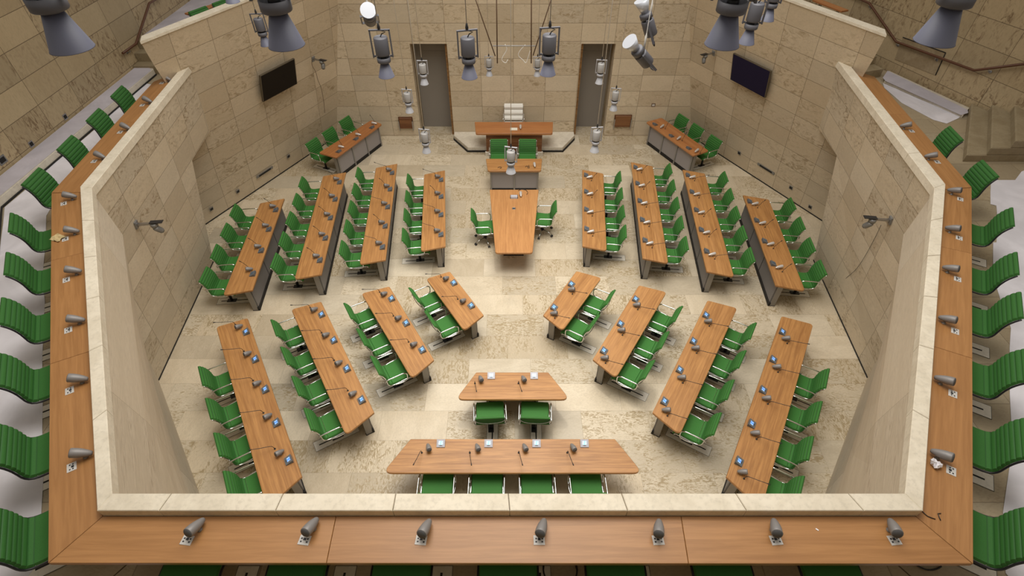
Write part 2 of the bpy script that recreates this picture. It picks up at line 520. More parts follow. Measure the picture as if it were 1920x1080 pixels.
# screen walls left and right (leaning inwards), flank walls and side walls
SIDE = {}
for sd in ('left', 'right'):
    L = sd == 'left'
    sg = -1 if L else 1
    if L:
        B0, Bm = P(393,418,0), P(583,293,0); top_u = (265,82); Ebot = (313,140); corner = V((-5.77,Y_W,0)); T1 = V((-4.61,Y_W,4.95))
    else:
        B0, Bm = P(1541,414,0), P(1346,288,0); top_u = (1660,69); Ebot = (1615,134); corner = V((5.89,Y_W,0)); T1 = V((4.69,Y_W,4.95))
    d = (B0 - Bm).normalized()
    Bx = B0 + d*1.9
    T0 = P(*top_u, 4.95)
    n = (T0-B0).cross(corner-B0).normalized()
    E0 = P(*Ebot, 4.0)
    SIDE[sd] = dict(p=B0, n=n)
    hd = (corner - B0).normalized()
    out = V((hd.y, -hd.x, 0)); out = out if out.x*sg > 0 else -out
    pts = [Bx, corner, T1, T0, E0]
    ph = .61 if L else .51
    uvf = lambda p: ((p - corner).dot(hd) + .08*p.z + ph, p.z)
    def row(t, s0): return B0.lerp(T0, t) + (corner.lerp(T1, t) - B0.lerp(T0, t))*s0
    def find(t, px):                   # where the end edge crosses this height
        best = min((abs(960 + F_PX*q.x/(q.y*_c - (q.z-EYE.z)*_s) - px), s/400) for s in range(-100, 200) for q in [row(t, s/400)])
        return best[1]
    t4 = 4.0/4.95
    colA = [Bx, row(.5, -.12), row(t4, find(t4, Ebot[0])), row((1+t4)/2, find((1+t4)/2, (Ebot[0]+top_u[0])/2)), T0]
    colB = [corner, row(.5, 1), row(t4, 1), row((1+t4)/2, 1), T1]
    ruled_wall('wall_screen_'+sd, M['wall'], colA, colB, out*.22, uvf, 12, out*.22 + hd*.30)
    # pale coping on its top
    mb = MB()
    a, b_ = T0 - hd*.02, T1
    w = out*.25
    a0, b0 = a - out*.02, b_ - out*.02
    e = V((0,0,.045))
    c0 = a0 + w + hd*.22
    mb.add([a0,b0,b0+w,c0,a0+e,b0+e,b0+w+e,c0+e], [(0,1,2,3),(4,7,6,5),(0,4,5,1),(1,5,6,2),(2,6,7,3),(3,7,4,0)] if not L else [(3,2,1,0),(5,6,7,4),(1,5,4,0),(2,6,5,1),(3,7,6,2),(0,4,7,3)])
    struct(mb.build('trim_%d' % (2 if L else 3), M['coping']))
    # black strip painted in for the shade of the gap along the floor
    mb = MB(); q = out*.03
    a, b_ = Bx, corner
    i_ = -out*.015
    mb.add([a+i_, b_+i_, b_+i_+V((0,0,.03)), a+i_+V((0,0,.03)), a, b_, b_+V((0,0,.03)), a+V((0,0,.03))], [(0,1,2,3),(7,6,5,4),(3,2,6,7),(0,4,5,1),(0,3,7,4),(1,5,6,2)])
    struct(mb.build('shade_strip_screen_'+sd, M['gap']))
    # coping line of the balcony parapet
    if L:
        ci = [P(210,925,ZC), P(172,352,ZC), P(363,114,ZC)]; co = [P(181.7,957.5,ZC), P(150,350,ZC), P(343,123,ZC)]
        fA, fB = V((-7.03,6.28,0)), V((-7.36,9.83,0))
    else:
        ci = [P(1697,925,ZC), P(1752,352,ZC), P(1567.5,109.4,ZC)]; co = [P(1731,957.5,ZC), P(1773,345,ZC), P(1589,116,ZC)]
        fA, fB = V((7.10,6.34,0)), V((7.45,9.88,0))
    SIDE[sd].update(ci=ci, co=co)
    ouA = V((sg*.85, -.52, 0)); ouB = V((sg, 0, 0))
    a1 = V((sg*3.82, 2.11, 0))
    # flank wall (nearer)
    k_ = .125/ZC
    low = lambda a, b: a + (b-a)*k_
    nB = (ci[2]-ci[1]).cross(fA-ci[1]).normalized()
    fold = [low(ci[1], fA)] + [PP(u if L else 1920-u+4, v, ci[1], nB) for u, v in ((230,440),(249,560),(263,645))] + [fA]
    near_ = [low(ci[0], a1) + (a1 - low(ci[0], a1))*((fold[0].z-p.z)/fold[0].z) for p in fold]
    fd = (ci[1]-ci[0]).normalized()
    ruled_wall('wall_flank_'+sd, M['wall_front'], near_, fold, ouA*.14, lambda p: (p.dot(fd)+.3*p.z, p.z+.4), 6)
    # side wall (farther): splayed, ends above a passage next to the screen wall
    nB = (ci[2]-ci[1]).cross(fA-ci[1]).normalized()
    SIDE[sd]['pB'] = ci[1]; SIDE[sd]['nB'] = nB
    uvp = [(360,300), (382,265), (405,233), (387,170)] if L else [(1569,292), (1546,257), (1521,226), (1545,168)]
    hp = [PP(u, v, ci[1], nB) for u, v in uvp]
    pts = fold + [fB, hp[0], hp[1], hp[2] + V((sg*.05,.1,0)), hp[3] + V((sg*.05,.1,0)), ci[2] + V((sg*.02,0,-.125))]
    planar_wall('wall_side_'+sd, M['wall_side'], pts, V((0,1,0)), .14, ouB, uo=-6.83, lean=.086)
    mb = MB()
    a, b_ = fA, fB
    mb.add([a-ouB*.014, b_-ouB*.014, b_-ouB*.014+V((0,0,.028)), a-ouB*.014+V((0,0,.028)), a, b_, b_+V((0,0,.028)), a+V((0,0,.028))], [(0,1,2,3),(7,6,5,4),(3,2,6,7),(0,4,5,1),(0,3,7,4),(1,5,6,2)])
    struct(mb.build('shade_strip_side_'+sd, M['gap']))  # black strip standing in for the shade at the wall foot
# front parapet below the coping
mb = MB(); mb.box(-3.55, 3.5, 1.95, 2.085, 0, ZC-.06)
struct(mb.build('wall_front', M['wall_front']))
# coping blocks with open joints
def coping_run(name, i0, i1, o0, o1, cuts, gap=.006):
    mb = MB()
    ts = [0] + cuts + [1]
    L_ = (i1-i0).length
    for k in range(len(ts)-1):
        a = ts[k] + (gap/2/L_ if k else 0); b = ts[k+1] - (gap/2/L_ if k < len(ts)-2 else 0)
        mb.prism([i0.lerp(i1, a).xy, i0.lerp(i1, b).xy, o0.lerp(o1, b).xy, o0.lerp(o1, a).xy], ZC-.13, ZC, .006)
    return struct(mb.build(name, M['coping']))
cl, cr = SIDE['left'], SIDE['right']
cx = [321,530.7,742,953,1165.5,1380,1591]
x0_, x1_ = 210.0, 1697.0
coping_run('trim_4', cl['ci'][0], cr['ci'][0], cl['co'][0], cr['co'][0], [(x-x0_)/(x1_-x0_) for x in cx])
for nm, s_ in (('trim_5', cl), ('trim_6', cr)):
    coping_run(nm, s_['ci'][0], s_['ci'][1], s_['co'][0], s_['co'][1], [.18,.355,.515,.67,.83])
coping_run('trim_7', cl['ci'][1], cl['ci'][2], cl['co'][1], cl['co'][2], [.2,.4,.6,.8])
coping_run('trim_8', cr['ci'][1], cr['ci'][2], cr['co'][1], cr['co'][2], [.2,.4,.6,.8])

# balcony floors (z = 3.26)
def slab(name, poly, z1, mat, th=.22):
    mb = MB(); mb.prism([p[:2] for p in poly], z1-th, z1)
    return struct(mb.build(name, mat))
slab('floor_balcony_front', [(-3.6,1.93),(3.6,1.93),(6,-1.5),(-6,-1.5)], ZB, M['balc'])
slab('floor_balcony_left', [cl['co'][0], cl['co'][1], cl['co'][2]+V((-.25,.1,0)), (-8.2,13.6), (-9.6,13.6), (-9.6,-1.5), (-6,-1.5), (-3.62,1.93)], ZB-.002, M['balc'])
slab('floor_balcony_right', [cr['co'][0], cr['co'][1], cr['co'][2]+V((.25,.1,0)), (8.2,13.9), (9.15,14.0), (14.4,-1.0), (14.4,-1.5), (6,-1.5), (3.62,1.93)], ZB-.002, M['balc'])
# outer walls
XL = -9.32
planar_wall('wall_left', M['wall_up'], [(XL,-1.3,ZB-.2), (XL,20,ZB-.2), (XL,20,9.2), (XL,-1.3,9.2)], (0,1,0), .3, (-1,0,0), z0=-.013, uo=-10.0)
ra, rb = V((8.62,15.65,ZB-.2)), V((11.9,6.3,ZB-.2))
rdir = (rb-ra).normalized(); rnorm = V((-rdir.y, rdir.x, 0)); rnorm = rnorm if rnorm.x > 0 else -rnorm
ra2 = ra - rdir*4; rb = rb + rdir*8.0
up = V((0,0,6.2))
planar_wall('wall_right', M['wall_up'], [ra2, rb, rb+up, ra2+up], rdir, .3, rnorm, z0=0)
mb = MB(); mb.box(-9.6, 14.6, -1.6, -1.32, ZB-.2, 9.2); struct(mb.build('wall_rear_unseen', M['wall_up']))  # unseen wall behind the camera, added to keep world light off the balcony
# ledge steps along the outer walls
mb = MB(); mb.prism([(XL+.01,13.3),(XL+.01,6.3),(-8.05,6.3),(-8.84,7.56),(-8.80,13.1),(-8.95,13.3)], ZB, ZB+.15, .006)
struct(mb.build('trim_9', M['dais']))
mb = MB(); mb.tube([(-8.79,13.1,ZB+.018),(-8.83,7.56,ZB+.018),(-8.03,6.3,ZB+.018)], .016, 6); struct(mb.build('shade_strip_ledge', M['gap']))  # black tube drawn for the shade at the foot of the riser
pr = [P(1665,137,ZB), P(1815,207,ZB), P(1803,221,ZB), P(1657,155,ZB)]
mb = MB(); mb.prism([p.xy for p in pr], ZB, ZB+.06, .006); struct(mb.build('trim_10', M['dais']))
# handrails
def rail(name, label, pix, p, n, side_out, posts):
    t = thing(name, label, 'handrail', (0,0,0))
    pts = [PP(u, v, p, n) for u, v in pix]
    t.location = pts[0]
    loc = [q - pts[0] for q in pts]
    fine = []
    for i in range(len(loc)):
        fine.append(loc[i])
    MB().tube(fine, .028, 8).build('rail', M['rail'], t)
    for i, f in posts:
        q = loc[i].lerp(loc[i+1], f)
        MB().tube([q - V((0,0,.02)), q + V((0,0,-.07)), q + side_out*.09 + V((0,0,-.09))], .009, 6).lathe([(0,-.01),(.03,-.01),(.03,0),(0,.0)], 10, Matrix.Translation(q + side_out*.088 + V((0,0,-.09))) @ side_out.to_track_quat('Z','Y').to_matrix().to_4x4()).build('bracket', M['alu'], t)
    return t
rail('handrail', 'dark wooden handrail bending down along the left stone wall', [(303,-8),(280,6),(255,82),(230,100)], V((XL+.09,0,0)), V((1,0,0)), V((-1,0,0)), [(2,.55)])
rail('handrail', 'long dark wooden handrail along the right stone wall above the steps', [(1560,-24),(1630,6),(1680,78),(1826,132),(1935,118)], ra - rnorm*.09, rnorm, rnorm, [(1,.02),(2,.02),(2,.55),(3,.3)])
# upper gallery floors behind the screen walls
slab('floor_gallery_left', [(XL,14.0),(XL,20),(-4.4,20),(-4.9,16.5),(-7.3,12.0),(-7.6,11.7),(-8.3,13.2)], 3.86, M['sheet_l'], .3)
slab('floor_gallery_right', [(8.2,15.6),(7.4,20),(4.4,20),(4.95,16.6),(7.4,12.2),(7.7,12.0),(8.1,13.2)], 3.86, M['balc'], .3)
for k in range(3):
    mb = MB(); mb.box(XL+.01, -8.15, 13.15+.28*k, 14.1, ZB+.2*k+.001, ZB+.2*(k+1), ); struct(mb.build('trim_%d' % (11+k), M['step']))
    mb = MB(); mb.prism([(7.95,12.65+.3*k),(9.05-.1*k,13.0+.3*k),(8.6,14.6),(7.95,14.6)], ZB+.19*k+.001, ZB+.19*(k+1)); struct(mb.build('trim_%d' % (14+k), M['step']))
# steps at the right side
rd = V((.55,.835))
for k in range(5):
    s0 = V((8.72+.37*k, 9.08))
    s1 = s0 + rd*6
    # clip the riser line at the wall
    A, nrm = ra.xy, rnorm.xy
    den = rd.dot(nrm); tt = (A - s0).dot(nrm)/den
    s1 = s0 + rd*(tt-.01)
    mb = MB(); mb.prism([s0, V((10.85, 9.08)), s1], ZB+.15*k+.001*(k+1), ZB+.15*(k+1), .02)
    struct(mb.build('trim_%d' % (30+k), M['step']))

# ------------------------------------------------------------------ chairs
ORD = ['first','second','third','fourth','fifth','sixth','seventh','eighth']
def strip(path, half, thick, rib=.0, pitch=.045, x0=0.0):
    """padded strip along a (y,z) path, with cross ribs; returns an MB"""
    pts = spline([V((0, y, z)) for y, z in path], pitch/6)
    n = len(pts); up, dn = [], []
    for i in range(n):
        t = (pts[min(i+1, n-1)] - pts[max(i-1, 0)]).normalized()
        nr = V((0, t.z, -t.y))
        h = thick/2 + rib*(math.sin(PI*(i % 6)/6)**.55 - .62)
        up.append(pts[i] + nr*h); dn.append(pts[i] - nr*(thick/2))
    mb = MB(); vs = []; shade_mi = []
    for a, b in zip(up, dn):
        e = V((0,0,0))
        vs += [a + V((x0-half+.012,0,0)), a + V((x0+half-.012,0,0)), b + V((x0+half,0,0)), b + V((x0-half,0,0))]
    fs = []
    for i in range(n-1):
        o, p = i*4, i*4+4
        for k in range(4):
            l = (k+1) % 4
            fs.append((o+k, o+l, p+l, p+k))
            shade_mi.append(1 if k == 0 and rib and (i % 6 in (0, 5)) else 0)  # groove faces get the shade-dark green
    fs.append((3,2,1,0)); shade_mi += [0, 0]; o = (n-1)*4; fs.append((o,o+1,o+2,o+3))
    mb.add(vs, fs); mb.mi = shade_mi
    return mb
SEAT = [(.265,.385),(.268,.42),(.235,.447),(.12,.446),(.02,.437),(-.07,.428),(-.13,.430)]
BACK = [(-.133,.431),(-.170,.440),(-.197,.468),(-.208,.53),(-.212,.60),(-.228,.69),(-.258,.77),(-.296,.83),(-.325,.858)]
PROF = [(.25,.39),(.235,.422),(.12,.421),(.02,.413),(-.08,.404),(-.15,.410),(-.20,.436),(-.224,.49),(-.230,.56),(-.236,.63),(-.255,.71),(-.284,.775),(-.318,.83)]
def chair_proto(name, label, cat, fab, arms, base, half=.25, pads=None):
    t = thing(name, label, cat)
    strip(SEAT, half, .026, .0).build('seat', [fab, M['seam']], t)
    if pads:
        for a, b in ((.445,.575),(.585,.72),(.73,.86)):
            f = lambda z: -.205 - (z-.45)*.36
            mb = MB()
            pr = []
            m = (a+b)/2
            for z, bulge in ((a,.0),(a+.015,.03),(m,.05),(b-.015,.03),(b,.0)):
                pr.append((f(z)+bulge, z))
            bk = [(f(b)-.02, b), (f(a)-.02, a)]
            ring = pr + bk
            n = len(ring)
            vs = [(-half, y, z) for y, z in ring] + [(half, y, z) for y, z in ring]
            mb.add(vs, [(i, (i+1) % n, n+(i+1) % n, n+i) for i in range(n)] + [tuple(range(n))[::-1], tuple(range(n, 2*n))])
            mb.build('back_cushion', fab, t)
    else:
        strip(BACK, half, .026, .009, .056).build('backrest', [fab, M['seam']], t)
    pp = spline([V((0,y,z)) for y, z in PROF], .04)
    for s in (-1, 1):
        MB().tube([p + V((s*(half+.008),0,0)) for p in pp], .011, 6).build('side_frame', M['chrome'] if arms else M['black'], t)
        if arms:
            x = s*(half+.032)
            loop = spline([V((x-s*.02,-.262,.56)), V((x,-.255,.625)), V((x,-.20,.645)), V((x,0,.648)), V((x,.10,.642)), V((x,.15,.60)), V((x,.155,.50)), V((x,.13,.425)), V((x,.02,.405)), V((x-s*.02,-.10,.402))], .03)
            MB().tube(loop, .012, 6).build('armrest', M['chrome'], t)
    if arms:
        arc = [V((math.sin(a)*(half+.01), -.232 - .06*math.cos(a), .645 - .02*math.cos(a))) for a in [(-PI/2 + PI*k/12) for k in range(13)]]
        MB().tube(arc, .008, 6).build('back_stretcher', M['chrome'], t)
    MB().obox((0,-.0,.398), (half*2,0,0), (0,.05,0), (0,0,.02)).obox((0,.0,.385), (.10,0,0), (0,.24,0), (0,0,.02)).build('seat_support', M['black'], t)
    if base == 'rail':
        MB().lathe([(.03,.012),(.03,.375)], 12).build('column', M['black'], t)
        MB().bbox(-.05,.05,-.10,.10,.0062,.02,.004).build('foot', M['black'], t)
    else:
        MB().lathe([(.032,.09),(.032,.24),(.02,.24),(.02,.375)], 12).build('column', M['black'], t)
        st = thing
        for k in range(5):
            a = 2*PI*k/5 + .31
            dx, dy = math.cos(a), math.sin(a)
            leg = MB().tube([(dx*.02,dy*.02,.12),(dx*.16,dy*.16,.105),(dx*.30,dy*.30,.075)], [.02,.017,.013], 8).build('leg', M['chrome'], t)
            w = MB()
            for s in (-1, 1):
                cpt = V((dx*.30 - dy*s*.016, dy*.30 + dx*s*.016, .031))
                ax = V((-dy, dx, 0))
                w.lathe([(0,-.008),(.03,-.008),(.03,.008),(0,.008)], 12, Matrix.Translation(cpt) @ ax.to_track_quat('Z','Y').to_matrix().to_4x4())
            w.build('caster', M['black'], leg)
    return t
arm_chair = Proto(chair_proto('armchair', '', 'chair', M['green'], True, 'rail'))
plain_chair = Proto(chair_proto('side_chair', '', 'chair', M['green_shaded'], False, 'rail', half=.255))
swivel_chair = Proto(chair_proto('swivel_chair', '', 'chair', M['green'], True, 'star'))
def track_proto():
    t = thing('floor_track', '', 'floor plate')
    MB().bbox(-.10,.10,-.44,.36,.001,.004,.001).build('plate', M['track'], t)
    MB().box(-.011,.011,-.36,.30,.004,.0052).build('slot', M['gap'], t)
    r = MB()
    for x0, x1, y0, y1 in ((-.105,-.10,-.445,.365),(.10,.105,-.445,.365),(-.10,.10,-.445,-.44),(-.10,.10,.36,.365)): r.box(x0,x1,y0,y1,.001,.0045)
    r.build('rim', M['rim'], t)
    return t
track = Proto(track_proto())

# ------------------------------------------------------------------ things on the desks
def cone_proto(mat, L, R, lift, tilt, yaw, name):
    """cone loudspeaker: grille faces -Y (the sitter), tip points away"""
    t = thing('cone_speaker', '', 'speaker')
    d = (Matrix.Rotation(yaw, 4, 'Z') @ Matrix.Rotation(-tilt, 4, 'X')) @ V((0,1,0))
    mat4 = Matrix.Translation(V((0,0,lift)) - d*L*.5) @ d.to_track_quat('Z','Y').to_matrix().to_4x4()
    MB().lathe([(R*.93,.0),(R,.006),(R*.99,L*.30),(R*.90,L*.52),(R*.70,L*.76),(R*.50,L*.93),(R*.34,L*.99),(0,L)], 18, mat4).build('shell', mat, t)
    MB().lathe([(0,-.003),(R*.80,-.003),(R*.86,.001)], 18, mat4).build('grille', M['grille'], t)
    MB().lathe([(R*.5,.001),(R*.5,.006),(R*.28,.010),(R*.2,max(.014,lift-R*.55))], 10).build('stand', mat, t)
    return t
cone_d = Proto(cone_proto(M['cone'], .15, .044, .070, .34, .34, 'dark'))
cone_b = Proto(cone_proto(M['cone'], .175, .047, .080, .44, -.30, 'balcony'))
cone_w = Proto(cone_proto(M['cone_light'], .17, .036, .055, .12, .30, 'pale'))
def unit_proto(scr, body):
    t = thing('touch_console', '', 'console')
    vs = [(-.068,-.06,.001),(.068,-.06,.001),(.068,.06,.001),(-.068,.06,.001),(-.068,-.06,.018),(.068,-.06,.018),(.068,.055,.066),(-.068,.055,.066)]
    MB().add(vs, [(3,2,1,0),(4,5,6,7),(0,1,5,4),(1,2,6,5),(2,3,7,6),(3,0,4,7)]).build('body', body, t)
    sl = (V(vs[7])-V(vs[4])); sx = V((1,0,0)); nn = sx.cross(sl.normalized())
    c = (V(vs[4])+V(vs[6]))/2
    b = MB(); b.obox(c + nn*.001 + sl.normalized()*.006, sx*.068, sl.normalized()*.058, nn*.003); b.build('screen', scr, t)
    b = MB(); b.obox(c + nn*.001 - sl.normalized()*.038, sx*.045, sl.normalized()*.008, nn*.003); b.build('button_bar', M['black'], t)
    return t
unit_on = Proto(unit_proto(M['screen'], M['unit'])); unit_bright = Proto(unit_proto(M['screen_b'], M['unit_l'])); unit_off = Proto(unit_proto(M['screen_off'], M['unit']))
def mic_proto(lean, L=.30):
    t = thing('gooseneck_microphone', '', 'microphone')
    MB().lathe([(.016,.001),(.016,.010),(.009,.014),(0,.014)], 10).build('socket', M['black'], t)
    p = spline([V((0,0,.012)), V((0,-.012,.075)), V((lean*.1,-.04,.115)), V((lean*.55,-L*.6,.165)), V((lean,-L,.215))], .02)
    MB().tube(p, .0048, 6).build('gooseneck', M['black'], t)
    e = p[-1]; dd = (p[-1]-p[-3]).normalized()
    MB().tube([e - dd*.004, e + dd*.012, e + dd*.04], [.006,.0095,.008], 8).build('microphone_head', M['black'], t)
    return t
mic = Proto(mic_proto(-.03)); mic2 = Proto(mic_proto(.05)); mic_short = Proto(mic_proto(.01, .10))
def socket_proto():
    t = thing('socket_plate', '', 'socket')
    MB().bbox(-.048,.048,-.04,.04,.0005,.005,.002).build('plate', M['socket'], t)
    b = MB()
    for x, y in ((-.026,.012),(-.026,-.014),(.026,.012),(.026,-.014)): b.box(x-.007,x+.007,y-.006,y+.006,.005,.0062)
    b.box(-.012,.012,-.002,.02,.005,.0064)
    b.build('outlet', M['black'], t)
    return t
socket = Proto(socket_proto())

# ------------------------------------------------------------------ desks
ZD = .73
def desk_frame(fp, np_, fc):
    a, b, c = (P(*q, ZD).xy for q in (fp, np_, fc))
    d = (b-a).normalized(); w = V((d.y, -d.x))
    hand = 1
    if (c-a).dot(w) < 0: w = -w; hand = -1
    return a, d, w, (b-a).length, hand
def rot_of(y): return math.atan2(-y.x, y.y)          # z rotation that sends local +Y to this direction
class Desk: pass
def make_desk(label, corners, radii=(.05,0,0,.07), seats=4, posts=None, woodm='wood', panel=True, group='wooden delegate desks', ends=(.12,.12), z=ZD, fposts=False):
    """corners in the photo: far-chair, far-panel, near-panel, near-chair side"""
    fc, fp, npn, nc = corners
    a, d, w, L, hand = desk_frame(fp, npn, fc)
    D = Desk()
    # local frame: x along the desk seen from the sitter (left to right), y towards the panel side
    if hand > 0: xa, org = d, a
    else: xa, org = -d, a + d*L
    D.x, D.y, D.L, D.hand = xa, -w, L, hand
    # sitter looks along -w; sitter's right = (-w) rotated -90deg
    r = V((-w.y, w.x))
    if r.dot(d) > 0: D.x, D.o = d, a
    else: D.x, D.o = -d, a + d*L
    D.sx = 1 if D.x.dot(d) > 0 else -1
    rz = rot_of(D.y)
    D.rz = rz
    loc3 = (D.o.x, D.o.y, 0)
    t = thing('desk', label, 'desk', loc3, rz, group)
    def lc(p):
        q = P(*p, z).xy - D.o if not isinstance(p, V) else p - D.o
        return (q.dot(D.x), q.dot(D.y))
    poly = [lc(fc), lc(fp), lc(npn), lc(nc)]
    D.poly = poly
    MB().prism(fillet(poly, radii), z-.042, z, .007).build('desktop', M[woodm], t)
    n = posts if posts is not None else max(2, round(L/1.13)+1)
    if panel:
        pb = MB(); seam = MB()
        e0, e1 = ends
        pb.box(e0, L-e1, -.115, -.095, .105, z-.046)
        pb.build('front_panel', M['panel' if fposts else 'panel_dark'], t)
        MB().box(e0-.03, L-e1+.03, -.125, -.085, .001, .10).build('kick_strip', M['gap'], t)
        for k in range(n):
            x = e0 + (L-e0-e1)*k/(n-1)
            lg = MB()
            lg.box(x-.02, x+.02, -.235, -.118, .002, z-.044)
            lg.box(x-.018, x+.018, -.50, -.236, z-.085, z-.044)
            if fposts: lg.box(x-.022, x+.022, -.094, -.070, .002, z-.046)
            elif 0 < k < n-1: MB().box(x-.010, x+.010, -.0955, -.093, .105, z-.046).build('panel_joint', M['gap'], t)
            lg.build('leg', M['post'], t)
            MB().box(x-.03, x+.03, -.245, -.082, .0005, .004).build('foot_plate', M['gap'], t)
    D.root = t; D.rzv = rz; D.z = z
    return D
def at(D, x, w):                      # desk-local: x along the sitter's left-right, w distance from panel edge to the sitter
    q = D.o + D.x*x - D.y*w
    return q
def seat_set(D, x, chair_label, mic_label, cone_label, unit_label, where, unit, plate_label, cw=.68, chair=True, mc=None, jitter=0.0, cone=None, dx=(-.15,.0,-.30), grp='', micp=None, have_track=True):
    z = D.z
    q = at(D, x, cw)
    if chair:
        arm_chair.put((q.x, q.y, 0), D.rzv + jitter, chair_label, 'green armchairs at the '+grp)
    if have_track:
        q = at(D, x, .68)
        track.put((q.x, q.y, 0), D.rzv, plate_label, 'floor plates at the '+grp)
    cn = cone or cone_d
    q = at(D, x+dx[0], .185); cn.put((q.x, q.y, z), D.rzv, cone_label, 'cone speakers on the '+grp)
    q = at(D, x+dx[1], .104); unit.put((q.x, q.y, z), D.rzv, unit_label, 'consoles on the '+grp)
    if micp is not False:
        q = at(D, x+dx[2], .245); (micp or mic).put((q.x, q.y, z), D.rzv, mic_label, 'microphones on the '+grp)
def fill(D, dn, n, a0, pitch, unit, unit_txt, cw=.68, skip=(), dx=(-.15,0,-.30), grp='', cone=None, micp=None, frm='back wall', jit=.03, conetxt='grey cone speaker', short=()):
    for i in range(n):
        a = a0 + pitch*i
        x = a if D.sx > 0 else D.L - a
        o = ORD[i]
        oc = ORD[i - len(skip)] if i >= len(skip) else o
        seat_set(D, x,
            f'green ribbed armchair, {oc} from the {frm} at the {dn}',
            f'black gooseneck microphone, {o} from the {frm} on the {dn}',
            f'{conetxt}, {o} from the {frm} on the {dn}',
            f'{unit_txt}, {o} from the {frm} on {dn}', '',
            unit, f'slotted floor plate, {oc} from the {frm} at the {dn}', cw=cw, chair=i not in skip,
            jitter=random.uniform(-jit, jit), grp=grp, dx=dx, cone=cone, micp=mic_short if i in short else micp, have_track=i not in skip)
FAR = 'far desks'; NEAR = 'near desks'
UO = 'unlit grey touch console'; UL = 'blue-lit grey touch console'
D1 = make_desk('outermost wooden desk of the far left block, beside the left stone wall', [(487.5,381),(533,372),(473,543.7),(418,553.7)])
D2 = make_desk('second wooden desk from the left wall in the far left block', [(605.8,330),(648.7,323),(602.5,514),(552,523.3)])
D3 = make_desk('third wooden desk from the left wall in the far left block', [(704.7,314.7),(744.7,306.7),(723,487),(674,495.5)])
D4 = make_desk('innermost wooden desk of the far left block, nearest the central aisle', [(795.3,327),(834.2,319.2),(835.3,461.7),(789,470.8)])
D5 = make_desk('innermost wooden desk of the far right block, nearest the central aisle', [(1131.3,325.3),(1091.7,318),(1092,461.3),(1137.5,469.7)])
D6 = make_desk('third wooden desk from the right wall in the far right block', [(1224,311.7),(1183.3,303.8),(1205,484),(1253.3,493.8)])
D7 = make_desk('second wooden desk from the right wall in the far right block', [(1321.7,325.3),(1280,318),(1325,508.7),(1376.7,519)])
D8 = make_desk('outermost wooden desk of the far right block, beside the right stone wall', [(1441.7,374),(1393.3,365.8),(1455,535),(1510,545.3)])
cwl = dict(D1=.76, D2=.74, D3=.72, D4=.68)
fill(D1, 'outermost far left desk', 4, .54, .79, unit_off, UO, .80, grp=FAR, dx=(-.14,-.02,-.24), micp=mic_short)
fill(D2, 'second far left desk', 5, .54, .79, unit_off, UO, .78, grp=FAR, dx=(-.14,-.02,-.24), micp=mic_short)
fill(D3, 'third far left desk', 5, .53, .79, unit_off, UO, .72, grp=FAR, dx=(-.14,-.02,-.24), short=(1,3))
fill(D4, 'innermost far left desk', 4, .525, .785, unit_off, UO, .68, grp=FAR, dx=(-.14,-.02,-.24), short=(1,))
fill(D5, 'innermost far right desk', 4, .42, .79, unit_off, UO, .70, grp=FAR, dx=(-.02,.12,-.12), cone=cone_w, conetxt='silver cone speaker', short=(0,1))
fill(D6, 'third far right desk', 5, .42, .80, unit_off, UO, .72, grp=FAR, dx=(-.02,.12,-.12), cone=cone_w, conetxt='silver cone speaker', short=(0,1))
fill(D7, 'second far right desk', 5, .42, .80, unit_off, UO, .76, grp=FAR, dx=(-.02,.12,-.12), cone=cone_w, conetxt='silver cone speaker', short=(2,3))
fill(D8, 'outermost far right desk', 4, .42, .80, unit_off, UO, .80, grp=FAR, dx=(-.02,.12,-.12), cone=cone_w, conetxt='silver cone speaker', micp=mic_short)
def near_corner(fc, p2, npn, p4):     # chair-side corner hidden behind the parapet
    a, b = P(*fc, ZD).xy, P(*p2, ZD).xy; c, d_ = P(*npn, ZD).xy, P(*p4, ZD).xy
    r, s_ = b-a, d_-c
    t = ((c.x-a.x)*s_.y - (c.y-a.y)*s_.x)/(r.x*s_.y - r.y*s_.x)
    return a + r*t
E1 = make_desk('innermost two-seat wooden desk of the near left fan', [(799,522.5),(843.3,508.7),(907,590.8),(870,620)], posts=2, radii=(.07,.05,.02,.09), ends=(.1,.14))
E2 = make_desk('three-seat wooden desk of the near left fan, second from the centre', [(677.5,550),(730,536.7),(814,674.7),(771.7,710)], posts=3, radii=(.07,.05,.02,.09), ends=(.1,.14))
E3 = make_desk('four-seat wooden desk of the near left fan, third from the centre', [(545.8,580),(602,565),(701.7,773.3),(648,816)], posts=4, radii=(.07,.05,.02,.09), ends=(.1,.14))
e4 = near_corner((405,613),(491.7,924),(566,893.3),(531.7,924))
E4 = make_desk('outermost longest wooden desk of the near left fan, beside the left wall', [(405,613),(464,596),(566,893.3),e4], posts=5, radii=(.07,.05,.02,.09), ends=(.1,.14))
F1 = make_desk('innermost two-seat wooden desk of the near right fan', [(1128,520.8),(1080.8,508),(1018.3,590.8),(1055,620)], posts=2, radii=(.07,.05,.02,.09), ends=(.1,.14))
F2 = make_desk('three-seat wooden desk of the near right fan, second from the centre', [(1250,547.5),(1198.3,534.7),(1111.3,673.8),(1155,708.7)], posts=3, radii=(.07,.05,.02,.09), ends=(.1,.14))
F3 = make_desk('four-seat wooden desk of the near right fan, third from the centre', [(1382.5,577.5),(1326.7,563),(1223.3,773.3),(1275,815.3)], posts=4, radii=(.07,.05,.02,.09), ends=(.1,.14))
f4 = near_corner((1525,608),(1436.7,924),(1361.7,894),(1395,924))
F4 = make_desk('outermost longest wooden desk of the near right fan, beside the right wall', [(1525,608),(1465.8,592.5),(1361.7,894),f4], posts=5, radii=(.07,.05,.02,.09), ends=(.1,.14))
